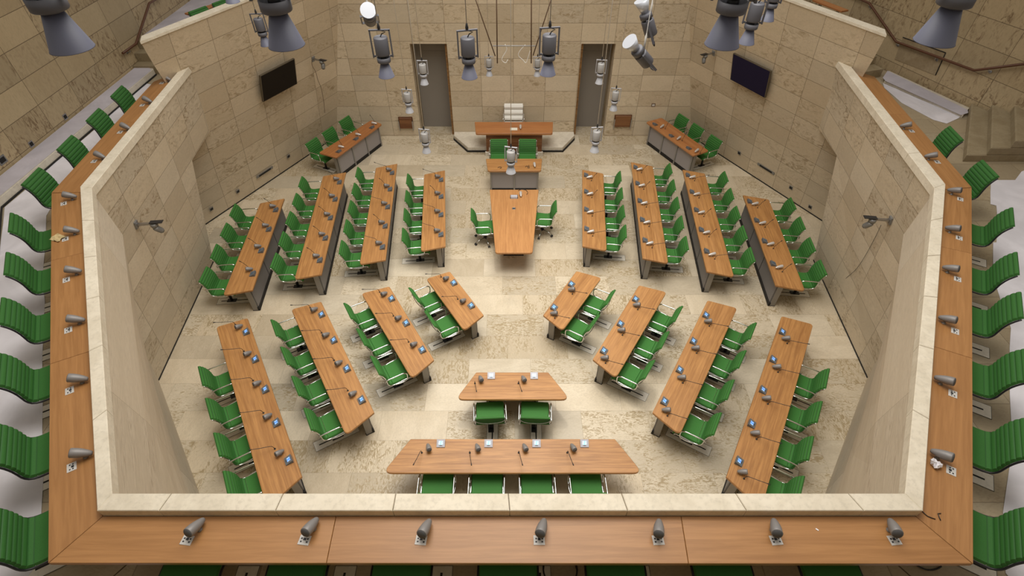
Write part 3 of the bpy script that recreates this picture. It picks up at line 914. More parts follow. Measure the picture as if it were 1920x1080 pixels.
for D, dn, n in ((E1,'innermost near left desk',2),(E2,'second near left desk',3),(E3,'third near left desk',4),(E4,'outermost near left desk',5)):
    fill(D, dn, n, .37, .795, unit_on, UL, .70, grp=NEAR, skip=(0,) if n == 5 else (), dx=(-.15,.03,-.30))
for D, dn, n in ((F1,'innermost near right desk',2),(F2,'second near right desk',3),(F3,'third near right desk',4),(F4,'outermost near right desk',5)):
    fill(D, dn, n, .49, .805, unit_on, UL, .70, grp=NEAR, skip=(0,) if n == 5 else (), dx=(-.15,.03,-.21), cone=cone_d)
# the two centre desks facing the back wall
def desk_h(label, far_l, far_r, near_r, near_l, **k):
    return make_desk(label, [near_l, far_l, far_r, near_r], **k)
G = desk_h('long four-seat wooden trapezoid desk nearest the parapet', (770,823),(1153,823),(1205.5,887),(716.5,887), radii=(.09,.02,.02,.09), posts=4, ends=(.3,.3))
H = desk_h('two-seat wooden trapezoid desk on the centre line', (893,698),(1028,698),(1069,749),(854,749), radii=(.09,.02,.02,.09), posts=2, ends=(.2,.2))
def on_px(D, u, v, z): return P(u, v, z).xy
for i, (cxp, cnx, unx, mx, my) in enumerate(((820,803,826.5,791,849),(913,895,916,881,849),(1006.5,984,1006,972.5,849),(1100,1074.5,1096,1063.5,849))):
    o = ['leftmost','second','third','rightmost'][i]
    q = P(cxp, 905, .5); y0 = G.o.y
    lf = f'{o} of four' if i in (0,3) else f'{o} of four from the left'
    arm_chair.put((q.x, y0-.70, 0), random.uniform(-.03,.03), f'green armchair, {lf} at the long trapezoid desk by the parapet', 'green armchairs at the trapezoid desks')
    track.put((q.x, y0-.68, 0), 0, f'floor plate under the armchair {lf} at the long trapezoid desk', 'floor plates at the trapezoid desks')
    q = P(cnx, 842, .79); cone_d.put((q.x, y0-.185, ZD), 0, f'grey cone speaker, {lf} on the long trapezoid desk', 'cone speakers on the trapezoid desks')
    q = P(unx, 833, .76); unit_bright.put((q.x, y0-.10, ZD), 0, f'bright-screened pale console, {lf} on the long trapezoid desk', 'consoles on the trapezoid desks')
    q = P(mx, my, ZD); (mic if i < 1 else mic2).put((q.x, q.y, ZD), -.0 if i else -.1, f'black gooseneck microphone, {lf} on the long trapezoid desk', 'microphones on the trapezoid desks')
for i, (cxp, cnx, unx, mx, my) in enumerate(((919,901,921,890.5,719),(1003,981.5,1001.5,972,719))):
    o = ['left','right'][i]; y0 = H.o.y
    q = P(cxp, 765, .55)
    arm_chair.put((q.x, y0-.72, 0), (.06,-.04)[i], f'{o} green armchair of the two at the short trapezoid desk', 'green armchairs at the trapezoid desks')
    track.put((q.x+.03, y0-.80, 0), 0, f'floor plate under the {o} armchair of the short trapezoid desk', 'floor plates at the trapezoid desks')
    q = P(cnx, 712, .79); cone_d.put((q.x, y0-.185, ZD), 0, f'{o} grey cone speaker of the two on the short trapezoid desk', 'cone speakers on the trapezoid desks')
    q = P(unx, 706, .76); unit_bright.put((q.x, y0-.10, ZD), 0, f'pale touch console with bright screen, {o} one on the short trapezoid desk', 'consoles on the trapezoid desks')
    q = P(mx, my, ZD); mic2.put((q.x, q.y, ZD), 0, f'black gooseneck microphone, {o} one on the short trapezoid desk', 'microphones on the trapezoid desks')
# corner desks at the back
for sd, cor in (('left', [(696,225),(597.5,286.2),(630,295.5),(716,232.5)]), ('right', None)):
    L = sd == 'left'
    if L: crn = [(696,225),(716,232.5),(630,295.5),(597.5,286.2)]
    else: crn = [(1240.5,220.5),(1211.5,228.5),(1300,291.8),(1329,282.5)]
    D = make_desk(f'three-seat red-brown wooden desk in the back {sd} corner', crn, woodm='redwood', posts=4, radii=(.08,.06,.06,.06), ends=(.10,.14), group='corner desks', fposts=True)
    pts = [(855,795),(1195,550),(1515,325)] if L else [(545,445),(880,680),(1240,930)]
    tops = [((210,770),(420,635)),((560,550),(755,425)),((910,330),(1095,205))] if L else [((815,215),(1000,335)),((1150,400),(1350,515)),((1490,630),(1700,760))]
    for i in range(3):
        o = (['nearest','middle','farthest'] if L else ['farthest','middle','nearest'])[i]
        ox, oy = (560,200) if L else (1190,195)
        q = P(ox+pts[i][0]/10.67, oy+pts[i][1]/10.67, .79).xy
        ca = cone_w.put((q.x, q.y, ZD), D.rzv, f'{o} silver cone speaker on the back {sd} corner desk', 'cone speakers on the corner desks')
        lx = (q-D.o).dot(D.x)
        u2 = at(D, lx + (.20 if L else .26), .14)
        unit_off.put((u2.x, u2.y, ZD), D.rzv, f'{o} grey console on the back {sd} corner desk', 'consoles on the corner desks')
        m_ = at(D, lx - .10, .25)
        mic_short.put((m_.x, m_.y, ZD), D.rzv, f'{o} short black gooseneck microphone on the back {sd} corner desk', 'microphones on the corner desks')
        pa, pb = (P(ox+a/10.67, oy+b/10.67, .85).xy for a, b in tops[i])
        c_ = (pa+pb)/2
        lx = (c_-D.o).dot(D.x)
        ch = at(D, lx, .80)
        arm_chair.put((ch.x, ch.y, 0), D.rzv, f'{o} green armchair behind the back {sd} corner desk', 'green armchairs at the corner desks')
        tr = at(D, lx, .80)
        track.put((tr.x, tr.y, 0), D.rzv, f'floor plate under the {o} armchair of the back {sd} corner desk', 'floor plates at the corner desks')
# clerks' desk with two chairs
K = make_desk('two-seat wooden desk in front of the high bench', [(911,297.5),(914.5,320.5),(1014.5,320.5),(1016.5,297.5)], woodm='wood', posts=3, radii=(.03,.08,.08,.03), ends=(.08,.08), group='centre desks', fposts=True)
# its panel side faces the camera: chairs stand beyond it
for i, (x, o) in enumerate(((935.5,'left'),(989,'right'))):
    q = P(x, 268, .80)
    arm_chair.put((q.x, 13.98, 0), PI + (.02,-.03)[i], f'{o} green armchair behind the two-seat desk below the high bench', 'green armchairs at the centre desks')
q = P(1002.5, 309, .79); cone_w.put((q.x, q.y, ZD), PI-.2, 'silver cone speaker on the right end of the two-seat centre desk', 'cone speakers on the centre desks')
def cable_loop(name, label, pts, r=.006, mat='black', cat='cable'):
    o = MB().tube(spline(pts, .03), r, 6).build(name, M[mat])
    return tag(o, label, cat)
a = P(937, 315, ZD+.008); b = P(989, 313, ZD+.008)
cable_loop('cable', 'short black cable end lying on the left of the two-seat centre desk', [a+V((-.05,0,0)), a+V((-.03,.05,0)), a+V((.03,.06,0)), a+V((.05,.01,0)), a+V((.0,-.02,0))])
cable_loop('cable', 'curled black cable end lying on the right of the two-seat centre desk', [b+V((-.06,0,0)), b+V((-.02,.05,0)), b+V((.03,.02,.0)), b+V((0,-.03,0)), b+V((.05,-.05,0)), b+V((.04,.10,0.0))])
# high bench with white chair
tS = thing('bench_desk', 'red-brown wooden high bench with tall front panel below the white chair', 'desk', (.06, 15.3, 0))
poly = [P(*p, .80).xy - V((.06,15.3)) for p in ((890,228.5),(1037,228.5),(1036,250),(892,250))]
MB().prism(fillet(poly, (.03,.03,.08,.08)), .74, .80, .008).build('desktop', M['redwood'], tS)
xa, xb = P(911,255,.7).x-.06, P(1017,255,.7).x-.06
yf = P(960,281,.12).y - 15.3
yf = poly[2].y + .09
MB().box(xa, xb, yf, yf+.04, .13, .738).build('front_panel', M['brownwood'], tS)
for x in (xa+.02, xb-.02): MB().box(x-.02, x+.02, yf+.045, yf+.5, .165, .738).build('side_panel', M['brownwood'], tS)
for x in (xa+.06, xb-.06): MB().box(x-.10, x+.10, yf-.05, yf+.03, .002, .125).build('plinth_block', M['dais'], tS)
wc = chair_proto('white_chair', 'white padded leather chair behind the high bench', 'chair', M['white_leather'], True, 'rail', half=.29, pads=True)
wc.location = (P(963,225,.9).x, 15.62, .16-.005); wc.rotation_euler = (0,0,PI); wc.scale = (1.0,1.0,1.16)
q = P(976, 238, .86); cone_w.put((q.x, q.y, .80), PI-.3, 'silver cone speaker on the high bench', 'cone speakers on the centre desks')
q = P(964, 243, .801)
tag(MB().bbox(q.x-.12, q.x+.10, q.y-.05, q.y+.10, .8005, .812, .002).build('paper_pad', M['paper']), 'small pale paper pad lying on the high bench', 'paper')
# large table on the axis
t0 = P(963, 412, ZD)
tT = thing('table', 'large tapered wooden table standing on the central axis', 'table', (t0.x, t0.y, 0), 0, 'centre desks')
poly = [P(*p, ZD).xy - t0.xy for p in ((918,355.5),(1010,355.5),(998.5,474),(929,474))]
MB().prism(fillet(poly, (.02,.02,.07,.07)), ZD-.045, ZD, .007).build('tabletop', wood('cherry_table', (.54,.265,.095), (.40,.18,.06), axis=1), tT)
for y in (-.45, .5):
    lg = MB(); lg.obox((0,y,.35), (.10,0,0), (0,.12,0), (0,0,.66)); lg.obox((0,y,.67), (.5,0,0), (0,.08,0), (0,0,.03)); lg.build('pedestal', M['black'], tT)
    MB().bbox(-.25,.25,y-.06,y+.06,.001,.03,.006).build('foot', M['black'], tT)
MB().box(-.03,.03,-.45,.5,.60,.655).build('beam', M['black'], tT)
# small items on it
q = P(963.8, 370.5, ZD)
tg = thing('desk_box', 'small grey curved box on the far end of the large table', 'box', (q.x, q.y, ZD))
arc = [(math.cos(a)*.055, .002+math.sin(a)*.075) for a in [PI*k/8 for k in range(9)]]
mb = MB(); n_ = len(arc); vs = [(-.085, y, z) for y, z in arc] + [(.085, y, z) for y, z in arc]
mb.add(vs, [(i, i+1, n_+i+1, n_+i) for i in range(n_-1)] + [(0, n_, 2*n_-1, n_-1)]); mb.build('lid', M['unit_l'], tg)
for s_ in (-1, 1):
    mb = MB(); o_ = s_*.085; th = s_*.012
    vs = [(o_, y, z) for y, z in arc] + [(o_+th, y, z) for y, z in arc]
    mb.add(vs, [(i, (i+1) % n_, n_+(i+1) % n_, n_+i) for i in range(n_)] + [tuple(range(n_)), tuple(range(n_, 2*n_))[::-1]]); mb.build('end_cap', M['black'], tg)
q = P(976.5, 364, .79); cone_w.put((q.x, q.y, ZD), PI-.25, 'silver cone speaker on the far end of the large table', 'cone speakers on the centre desks')
q = P(978, 360, ZD+.008); cable_loop('cable', 'black cable curling around the silver cone speaker on the large table', [q+V((-.09,.06,0)), q+V((0,.12,0)), q+V((.12,.08,0)), q+V((.16,-.03,0)), q+V((.13,-.12,0))])
q = P(963.5, 391, ZD)
tc = thing('cable_outlet', 'small round metal cable outlet set in the large table', 'outlet', (q.x, q.y, ZD))
MB().lathe([(.05,.0005),(.05,.004),(.042,.005),(.042,.0035)], 18).build('ring', M['alu'], tc)
MB().lathe([(0,.004),(.022,.004),(.022,.006),(0,.006)], 12).build('cap', M['black'], tc)
for i, (px, py, o, rz_) in enumerate(((909,425,'left',-PI/2), (1018,410,'right',PI/2))):
    q = P(px, py, .45)
    swivel_chair.put((q.x, q.y, 0), rz_ + (.05,-.03)[i], f'green swivel armchair on casters at the {o} side of the large table', 'green swivel chairs')

# ------------------------------------------------------------------ balcony ledge, its chairs and fittings
def ledge(label, poly_px, cuts, edge, name='ledge_desk', npx=None):
    """long narrow desk along the parapet; cuts = joint lines given by two photo points"""
    pts = [P(*p, ZT).xy if not isinstance(p, V) else p.xy for p in poly_px]
    c = sum(pts, V((0,0)))/len(pts)
    a, b = edge
    ea, eb = P(*a, ZT).xy, P(*b, ZT).xy
    d = (eb-ea).normalized(); rz = math.atan2(d.y, d.x)
    t = thing(name, label, 'desk', (c.x, c.y, ZB), rz, 'balcony ledge desks')
    R = Matrix.Rotation(-rz, 2)
    loc = [R @ (p-c) for p in pts]
    lines = sorted([(R @ (P(*p, ZT).xy-c), R @ (P(*q, ZT).xy-c)) for p, q in cuts], key=lambda l: l[0].x)
    def clip(poly, p, q, keep):
        nn = V((-(q-p).y, (q-p).x)).normalized()*keep
        out = []
        for i in range(len(poly)):
            A, B = poly[i], poly[(i+1) % len(poly)]
            da, db = (A-p).dot(nn)-.002, (B-p).dot(nn)-.002
            if da >= 0: out.append(A)
            if da*db < 0: out.append(A + (B-A)*(da/(da-db)))
        return out
    pieces = []; rest = loc
    for p, q in lines:
        if (q-p).y < 0: p, q = q, p
        left = clip(rest, p, q, 1); right = clip(rest, p, q, -1)
        ml = sum((v.x for v in left))/max(1, len(left)); mr = sum((v.x for v in right))/max(1, len(right))
        if ml > mr: left, right = right, left
        pieces.append(left); rest = right
    pieces.append(rest)
    for pc in pieces:
        MB().prism(pc, ZT-ZB-.045, ZT-ZB, .003).build('desktop', M['ledge'], t)
    # modesty rail below, near the parapet
    return t, c, R, loc
dL = SIDE['left']; dR = SIDE['right']
fo = (90,1055.5); fo2 = (1825,1057)
def off(p, q, dist):                  # nothing hidden: the inner edge tucks up to the parapet
    return p
front_in_l, front_in_r = V((-3.595,1.935,0)), V((3.545,1.935,0))
lf = ledge('long straight wooden ledge desk along the front parapet', [P(*fo,ZT)+V((.006,0,0)), P(*fo2,ZT)+V((-.006,0,0)), front_in_r+V((-.004,0,0)), front_in_l+V((.004,0,0))], [((630,968),(612,1055)),((1277,968),(1291,1056))], (fo, fo2))
def inner(side, k, dd):               # parapet outer line at ledge height, pulled off by dd
    return side['co'][k]
ll = ledge('long wooden ledge desk along the left flank parapet', [fo, front_in_l, dL['co'][1]+V((-.012,0,0)), (96.5,362)], [((92,683),(163,660)),((94,489),(154,474))], (fo, (96.5,362)))
lr = ledge('long wooden ledge desk along the right flank parapet', [fo2, front_in_r, dR['co'][1]+V((.012,0,0)), (1822,352)], [((1753,650),(1827,673)),((1768,463),(1825,476))], (fo2, (1822,352)))
lld = ledge('wooden ledge desk along the far left parapet, ending at the wall', [(96.5,361), dL['co'][1]+V((-.012,.008,0)), dL['co'][1].lerp(dL['co'][2],.965)+V((-.012,0,0)), (306,146), (288,153)], [((228,229),(258,229))], ((96.5,361),(288,153)))
lrd = ledge('wooden ledge desk along the far right parapet, ending at the wall', [(1822,351), dR['co'][1]+V((.012,.008,0)), dR['co'][1].lerp(dR['co'][2],.965)+V((.012,0,0)), (1619,137), (1640,144)], [((1670,214),(1697,214))], ((1822,351),(1640,144)))
# support panel under the ledges: thin back board on the parapet
def run_frame(p, q):
    a, b = P(*p, ZT).xy, P(*q, ZT).xy
    return a, (b-a).normalized(), (b-a).length
def balcony_side(sd, far, near, dcs, cones, flip):
    a, d, L = run_frame(far, near)
    n = V((d.y, -d.x)); n = n if n.x*(-1 if sd == 'left' else 1) > 0 else -n
    rz = rot_of(-n)
    for i, x in enumerate(dcs):
        q = a + d*x + n*.15
        plain_chair.put((q.x, q.y, ZB), rz, f'green ribbed chair, {ORD[i]} from the far bend along the {sd} ledge desk', 'green chairs along the balcony ledge')
        track.put((q.x, q.y, ZB), rz, f'floor plate under the {ORD[i]} chair from the far bend, {sd} ledge desk', 'floor plates along the balcony')
    for i, (u, v) in enumerate(cones):
        q = P(u, v, ZT+.075).xy
        cone_b.put((q.x, q.y, ZT), rz, f'grey cone speaker, {ORD[i]} from the far bend on the {sd} ledge desk', 'cone speakers on the balcony ledge')
        dv = V((-math.sin(rz), math.cos(rz))); rv = V((math.cos(rz), math.sin(rz)))
        w = q - dv*.118 + rv*(.045 if sd == 'left' else -.075)
        socket.put((w.x, w.y, ZT), rz, f'white socket plate beside the {ORD[i]} cone speaker of the {sd} ledge desk', 'socket plates on the balcony ledge')
balcony_side('left', (97,362), (90,1055), [.68,1.70,2.69,3.69,4.72,5.70], [(131,367),(135,432),(138,507),(143,599),(147,710),(153,850)], 1)
balcony_side('right', (1822,352), (1825,1057), [.70,1.87,2.75,3.80,4.82,5.87], [(1789,357),(1786,428),(1782,503),(1776,598),(1770,712),(1765,852)], -1)
for sd, tops, cones in (('left', [((208,177),(228,163)),((163,220),(184,208)),((108,276),(132,257)),((46,343),(75,316))], [(313,147),(277,188),(236,238),(188,292)]),
                        ('right', [((1785,236),(1806,262)),((1853,300),(1864,330))], [(1698,235),(1745,292)])):
    a, b = (P(96.5,361,ZT).xy, P(288,153,ZT).xy) if sd == 'left' else (P(1822,351,ZT).xy, P(1640,144,ZT).xy)
    d = (b-a).normalized(); n = V((d.y, -d.x)); n = n if n.x*(-1 if sd == 'left' else 1) > 0 else -n
    rz = rot_of(-n)
    N = len(tops)
    for i, (p, q) in enumerate(tops):
        o = (ORD[i] if sd == 'left' else ORD[i])
        c_ = (P(*p, 4.12).xy + P(*q, 4.12).xy)/2
        x = (c_-a).dot(d)
        c_ = a + d*x + n*.15
        plain_chair.put((c_.x, c_.y, ZB), rz, f'green ribbed chair, {o} from the far end of the far {sd} ledge desk', 'green chairs along the balcony ledge')
        track.put((c_.x, c_.y, ZB), rz, f'floor plate under the {o} chair of the far {sd} ledge desk', 'floor plates along the balcony')
    for i, (u, v) in enumerate(cones):
        q = P(u, v, ZT+.075).xy
        cone_b.put((q.x, q.y, ZT), rz, f'grey cone speaker, {ORD[i]} from the far end of the far {sd} ledge desk', 'cone speakers on the balcony ledge')
        dv = V((-math.sin(rz), math.cos(rz))); rv = V((math.cos(rz), math.sin(rz)))
        w = q - dv*.118 + rv*(.045 if sd == 'left' else -.06)
        socket.put((w.x, w.y, ZT), rz, f'socket plate beside the {ORD[i]} cone speaker of the far {sd} ledge desk', 'socket plates on the balcony ledge')
for i, x in enumerate((-2.82,-1.89,-.97,-.035,.91,1.85,2.80)):
    o = ORD[i]
    plain_chair.put((x, 1.415, ZB), 0, f'shaded green chair under the front ledge desk, {o} from the left', 'green chairs along the balcony ledge')
    track.put((x+.3, 1.42, ZB), 0, f'floor plate beside the {o} chair from the left under the front ledge', 'floor plates along the balcony')
for i, (u, v) in enumerate(((366,988),(583,987),(798,990),(1017,989),(1236,990),(1455,989),(1677,989))):
    q = P(u, v, ZT+.085).xy
    cone_b.put((q.x, q.y+.01, ZT), 0, f'large grey cone speaker on the front ledge desk, {ORD[i]} from the left', 'cone speakers on the balcony ledge')
    s_ = P((351,571,789.5,1011,1234,1455,1677)[i], 1013, ZT)
    socket.put((s_.x, s_.y, ZT), (-.12,-.12,-.08,0,.04,.08,.1)[i], f'white socket plate on the front ledge desk, {ORD[i]} from the left', 'socket plates on the balcony ledge')
# litter on the ledges
def crumple(name, label, c, sx, sy, h, mat, cat, seed=1):
    rnd = random.Random(seed)
    n = 7; vs = []
    for j in range(n):
        for i in range(n):
            x, y = (i/(n-1)-.5)*sx, (j/(n-1)-.5)*sy
            z = h*(.15 + rnd.random()*.85)
            vs.append((x + rnd.uniform(-.1,.1)*sx/n, y + rnd.uniform(-.1,.1)*sy/n, z))
    m_ = len(vs); vs += [(x, y, max(.001, z-.004)) for x, y, z in vs]
    fs = []
    for j in range(n-1):
        for i in range(n-1):
            a = j*n+i
            fs.append((a, a+1, a+n+1, a+n)); fs.append((m_+a, m_+a+n, m_+a+n+1, m_+a+1))
    mb = MB(); mb.add(vs, fs)
    o = mb.build(name, M[mat], loc=c, rot=(0,0,rnd.uniform(-.6,.6)))
    return tag(o, label, cat)
crumple('paper_scrap', 'creased brownish paper scrap lying on the left ledge desk', P(109,447,ZT+.001), .17, .13, .03, 'kraft', 'paper', 3)
crumple('tissue', 'crumpled white tissue beside the right parapet', P(1745,872,ZT+.001)+V((.03,0,0)), .07, .09, .06, 'tissue', 'paper', 5)
q = P(1532,993,ZT+.001); tag(MB().bbox(-.012,.012,-.006,.006,0,.004,.001).build('chip', M['tissue'], loc=q, rot=(0,0,-.7)), 'tiny white chip on the front ledge desk, right part', 'scrap')
q = P(1740,967,ZT+.006); cable_loop('wire_end', 'curved dark wire end on the ledge desk near the right front corner', [q+V((-.03,.05,0)), q+V((-.01,.0,0)), q+V((.05,-.03,0))], .004)
q = P(1761,967,ZT+.006); cable_loop('wire_end', 'small straight dark wire end on the ledge desk, right front corner', [q+V((-.01,-.04,0)), q+V((.0,.02,0)), q+V((.03,.02,0))], .004)
q = P(1745,1062,ZB+.02); cable_loop('cable_coil', 'black cable coil on the balcony floor at the right front corner', [q+V((-.20,.06,0)), q+V((-.05,-.03,0)), q+V((.10,.0,0)), q+V((.08,.06,.0)), q+V((-.1,.03,.0))], .008)
q = P(1050,1068,ZB+.02); cable_loop('cable_coil', 'dark cable coil on the floor below the front ledge', [q+V((.16*math.cos(a), .16*math.sin(a), .004*a)) for a in [k*.5 for k in range(20)]], .008)

# ------------------------------------------------------------------ protective sheets
def sheet(label, poly, z, mat, h=.004, lift=None):
    mb = MB()
    mb.prism([p[:2] for p in poly], z+.002, z+.002+h)
    o = mb.build('protective_sheet', M[mat])
    return tag(o, label, 'sheet')
def rag(poly, amp=.03, step=.35, seed=1):
    rnd = random.Random(seed); out = []
    for i in range(len(poly)):
        a, b = V(poly[i][:2]), V(poly[(i+1) % len(poly)][:2])
        m_ = max(1, int((b-a).length/step))
        for k in range(m_):
            p = a.lerp(b, k/m_)
            out.append(p + V((rnd.uniform(-amp, amp), rnd.uniform(-amp, amp))) if k else p)
    return out
sheet('lilac protective sheet on the raised step along the left wall', [(XL+.03,13.25),(XL+.03,6.4),(-8.16,6.4),(-8.87,7.58),(-8.81,13.0),(-8.98,13.25)], ZB+.15, 'sheet_l')
sheet('white protective sheet covering the left balcony floor', rag([(-8.78,12.6),(-8.80,7.58),(-7.98,6.25),(-9.2,6.1),(-9.2,-1.0),(-5.25,-1.0)] + [tuple((P(78,1050,ZB)).xy)] + [tuple(P(u,v,ZB).xy) for u, v in ((83,880),(81,742),(82,620),(80,520),(86,455),(87,405),(120,345))] + [(-7.9,11.2),(-8.3,12.4)], .02, .5, 4), ZB, 'sheet')
sheet('lilac protective sheet on the low step at the far right', [tuple(P(u,v,ZB+.06).xy) for u, v in ((1664,133),(1814,206),(1815,212),(1802,216),(1660,152),(1655,146))], ZB+.06, 'sheet_l')
sheet('white protective sheet on the floor at the far right', rag([P(u,v,ZB).xy for u, v in ((1655,156),(1800,219),(1797,222),(1775,232),(1750,225),(1690,193),(1658,165))], .01, .3, 6), ZB, 'sheet')
sheet('white protective sheet covering the right balcony floor', rag([P(u,v,ZB).xy for u, v in ((1858,338),(1903,338),(1915,322),(1960,305))] + [V((11.2,6.0)), V((12.0,-1.0)), V((5.6,-1.0))] + [P(u,v,ZB).xy for u, v in ((1885,1075),(1880,960),(1896,850),(1893,740),(1895,615),(1862,520),(1862,455),(1868,455),(1868,386),(1857,383))], .015, .4, 8), ZB, 'sheet')
sheet('crumpled lilac sheet on the floor below the front ledge', rag([(-4.2,.9),(-3.5,1.50),(-2.6,1.60),(-1.9,1.55),(-2.2,.4),(-4.1,.2)], .03, .3, 9), ZB, 'sheet_l')
sheet('lilac sheet on the floor right of the front ledge', rag([(3.2,1.58),(3.7,1.5),(4.15,1.3),(4.0,.3),(2.9,.3)], .03, .3, 10), ZB, 'sheet_l')

# ------------------------------------------------------------------ things on the walls
for sd, px, lab, mt in (('left', [(488,143),(552.5,110),(557.5,157),(494,191.5)], 'black wall screen on the left stone wall', 'tv'), ('right', [(1374.5,100),(1445,134),(1434,184),(1369,149)], 'dark blue wall screen on the right stone wall', 'tvblue')):
    S = SIDE[sd]; n = S['n'].normalized()
    n = n if n.dot(EYE - S['p']) > 0 else -n
    q = [PP(u, v, S['p'] + n*.10, n) for u, v in px]
    c_ = sum(q, V())/4
    t = thing('wall_screen', lab, 'screen', c_)
    r = [p - c_ for p in q]
    def plate(pts, d0, d1):
        vs = [p + n*d0 for p in pts] + [p + n*d1 for p in pts]
        b = MB(); b.add(vs, [(0,1,2,3),(7,6,5,4),(0,4,5,1),(1,5,6,2),(2,6,7,3),(3,7,4,0)] if (r[1]-r[0]).cross(r[3]-r[0]).dot(n) < 0 else [(3,2,1,0),(4,5,6,7),(1,5,4,0),(2,6,5,1),(3,7,6,2),(0,4,7,3)])
        return b
    plate(r, -.05, .0).build('frame', M['tvframe'], t)
    plate([p*.965 for p in r], .0003, .004).build('display', M[mt], t)
    plate([p*.35 for p in r], -.10, -.0503).build('wall_bracket', M['black'], t)
def wall_camera(label, pw, n, side, aim):
    """swivel camera on a wall bracket: plate, arm, body, lens"""
    n = V(n).normalized()
    t = thing('wall_camera', label, 'camera', pw, 0, 'cameras on the stone walls')
    rt = n.cross(V((0,0,1))).normalized(); upv = rt.cross(n)
    MB().obox(n*.015, rt*.10, upv*.14, n*.026).build('mount_plate', M['camgrey'], t)
    h = n.copy(); h.z = 0; h.normalize()
    MB().obox(h*.17, h*.32, V((0,0,.035)), h.cross(V((0,0,1)))*.045).build('arm', M['alu'], t)
    MB().obox(h*.36 + V((0,0,.028)), h*.22, V((0,0,.012)), h.cross(V((0,0,1)))*.09).build('cap_plate', M['black'], t)
    MB().lathe([(.055,-.075),(.065,-.03),(.06,.0),(.03,.005)], 14, Matrix.Translation(h*.30)).build('pan_base', M['camgrey'], t)
    a = V(aim).normalized()
    b = MB(); c_ = h*.32 + V((0,0,-.12))
    b.lathe([(0,-.07),(.05,-.07),(.056,-.03),(.05,.06),(.04,.075),(0,.075)], 14, Matrix.Translation(c_ + a*.02) @ a.to_track_quat('Z','Y').to_matrix().to_4x4()); b.build('body', M['camgrey'], t)
    MB().lathe([(.03,.0755),(.03,.085),(0,.082)], 12, Matrix.Translation(c_ + a*.02) @ a.to_track_quat('Z','Y').to_matrix().to_4x4()).build('lens', M['black'], t)
    return t
for sd, pu, lab in (('left',(254,421),'grey wall camera on the left side wall nearest the parapet'), ('right',(1671,413),'grey wall camera on the right side wall nearest the parapet')):
    S = SIDE[sd]; n = S['nB']; n = n if n.dot(EYE-S['pB']) > 0 else -n
    sg = -1 if sd == 'left' else 1
    wall_camera(lab, PP(*pu, S['pB'], n) + n*.002, n, sd, (-sg*.5, .3, -.8))
for sd, pu, lab in (('left',(586,110),'small dark wall camera right of the black wall screen'), ('right',(1339,99),'small dark wall camera left of the blue wall screen')):
    S = SIDE[sd]; n = S['n'].normalized(); n = n if n.dot(EYE-S['p']) > 0 else -n
    wall_camera(lab, PP(*pu, S['p'], n) + n*.01, n, sd, (.0, -.4, -.8))
# loose wires on the walls
S = SIDE['right']; n = S['nB'] if S['nB'].dot(EYE-S['pB']) > 0 else -S['nB']
pts = [PP(u, v, S['pB']+n*.02, n) for u, v in ((1652,422),(1640,447),(1622,480),(1605,505),(1588,520),(1582,530),(1578,542),(1571,550))]
tag(MB().tube(spline(pts, .08), .004, 6).build('loose_wire', M['black']), 'thin black wire hanging from the camera down the right side wall', 'wire')
S = SIDE['left']; n = S['n'].normalized(); n = n if n.dot(EYE-S['p']) > 0 else -n
pts = [PP(u, v, S['p']+n*.03, n) for u, v in ((585,112),(585,122),(592,135),(596,150),(602,165),(607,190),(609,212))]
tag(MB().tube(spline(pts, .08), .006, 6).build('loose_wire', M['rod']), 'thin wire hanging from the camera beside the black wall screen', 'wire')
# slot vents, sockets
def wallplate(name, label, cat, u, v, p, n, sx, sy, mat, group=None, rim=None):
    n = V(n).normalized(); n = n if n.dot(EYE-p) > 0 else -n
    c_ = PP(u, v, p + n*.004, n)
    rt = V((0,0,1)).cross(n).normalized(); upv = n.cross(rt)
    t = thing(name, label, cat, c_, 0, group)
    MB().obox(n*.0, rt*sx, upv*sy, n*.012).build('cover', M[rim or mat], t)
    MB().obox(n*.0075, rt*sx*.72, upv*sy*.62, n*.004).build('slot' if sx > .3 else 'opening', M[mat], t)
for sd, u, v in (('left',496.5,323),('right',1436,316.5)):
    S = SIDE[sd]; wallplate('slot_vent', f'long narrow slot vent low on the {sd} screen wall', 'vent', u, v, S['p'], S['n'], .62, .085, 'gap', 'slot vents', 'camgrey')
for sd, u, v, lab in (('left',446,359,'small dark socket low on the left screen wall, behind the armchairs'),('left',396.5,392,'small dark socket low on the left screen wall, beside the passage'),('left',541,293,'small metal socket low on the left screen wall near the corner desk'),
                      ('right',1483,352,'small dark socket low on the right screen wall, behind the armchairs'),('right',1519,388,'small dark socket low on the right screen wall, beside the passage'),('right',1386,287,'small metal socket low on the right screen wall near the corner desk')):
    S = SIDE[sd]; wallplate('wall_socket', lab, 'socket', u, v, S['p'], S['n'], .11, .11, 'gap', 'wall sockets', 'camgrey')
for sd, u, v in (('left',354.5,559),('right',1574,553)):
    S = SIDE[sd]; wallplate('wall_socket', f'small dark socket low on the {sd} side wall', 'socket', u, v, S['pB'], S['nB'], .10, .12, 'gap', 'wall sockets', 'camgrey')
wallplate('wall_socket', 'small dark open bracket on the back wall near the right corner', 'socket', 1225, 197, V((0,Y_W,0)), V((0,-1,0)), .12, .10, 'socket', 'wall sockets', 'rod')
for u, v, lab in ((122,219,'grey wall socket low on the left outer wall, farther of two'),(58.5,270,'grey wall socket low on the left outer wall, nearer of two')):
    wallplate('wall_socket', lab, 'socket', u, v, V((XL,0,0)), V((1,0,0)), .11, .11, 'gap', 'wall sockets', 'alu')
wallplate('wall_socket', 'dark wall socket at the left picture edge on the outer wall', 'socket', 4, 300, V((XL,0,0)), V((1,0,0)), .18, .14, 'gap', 'wall sockets', 'camgrey')
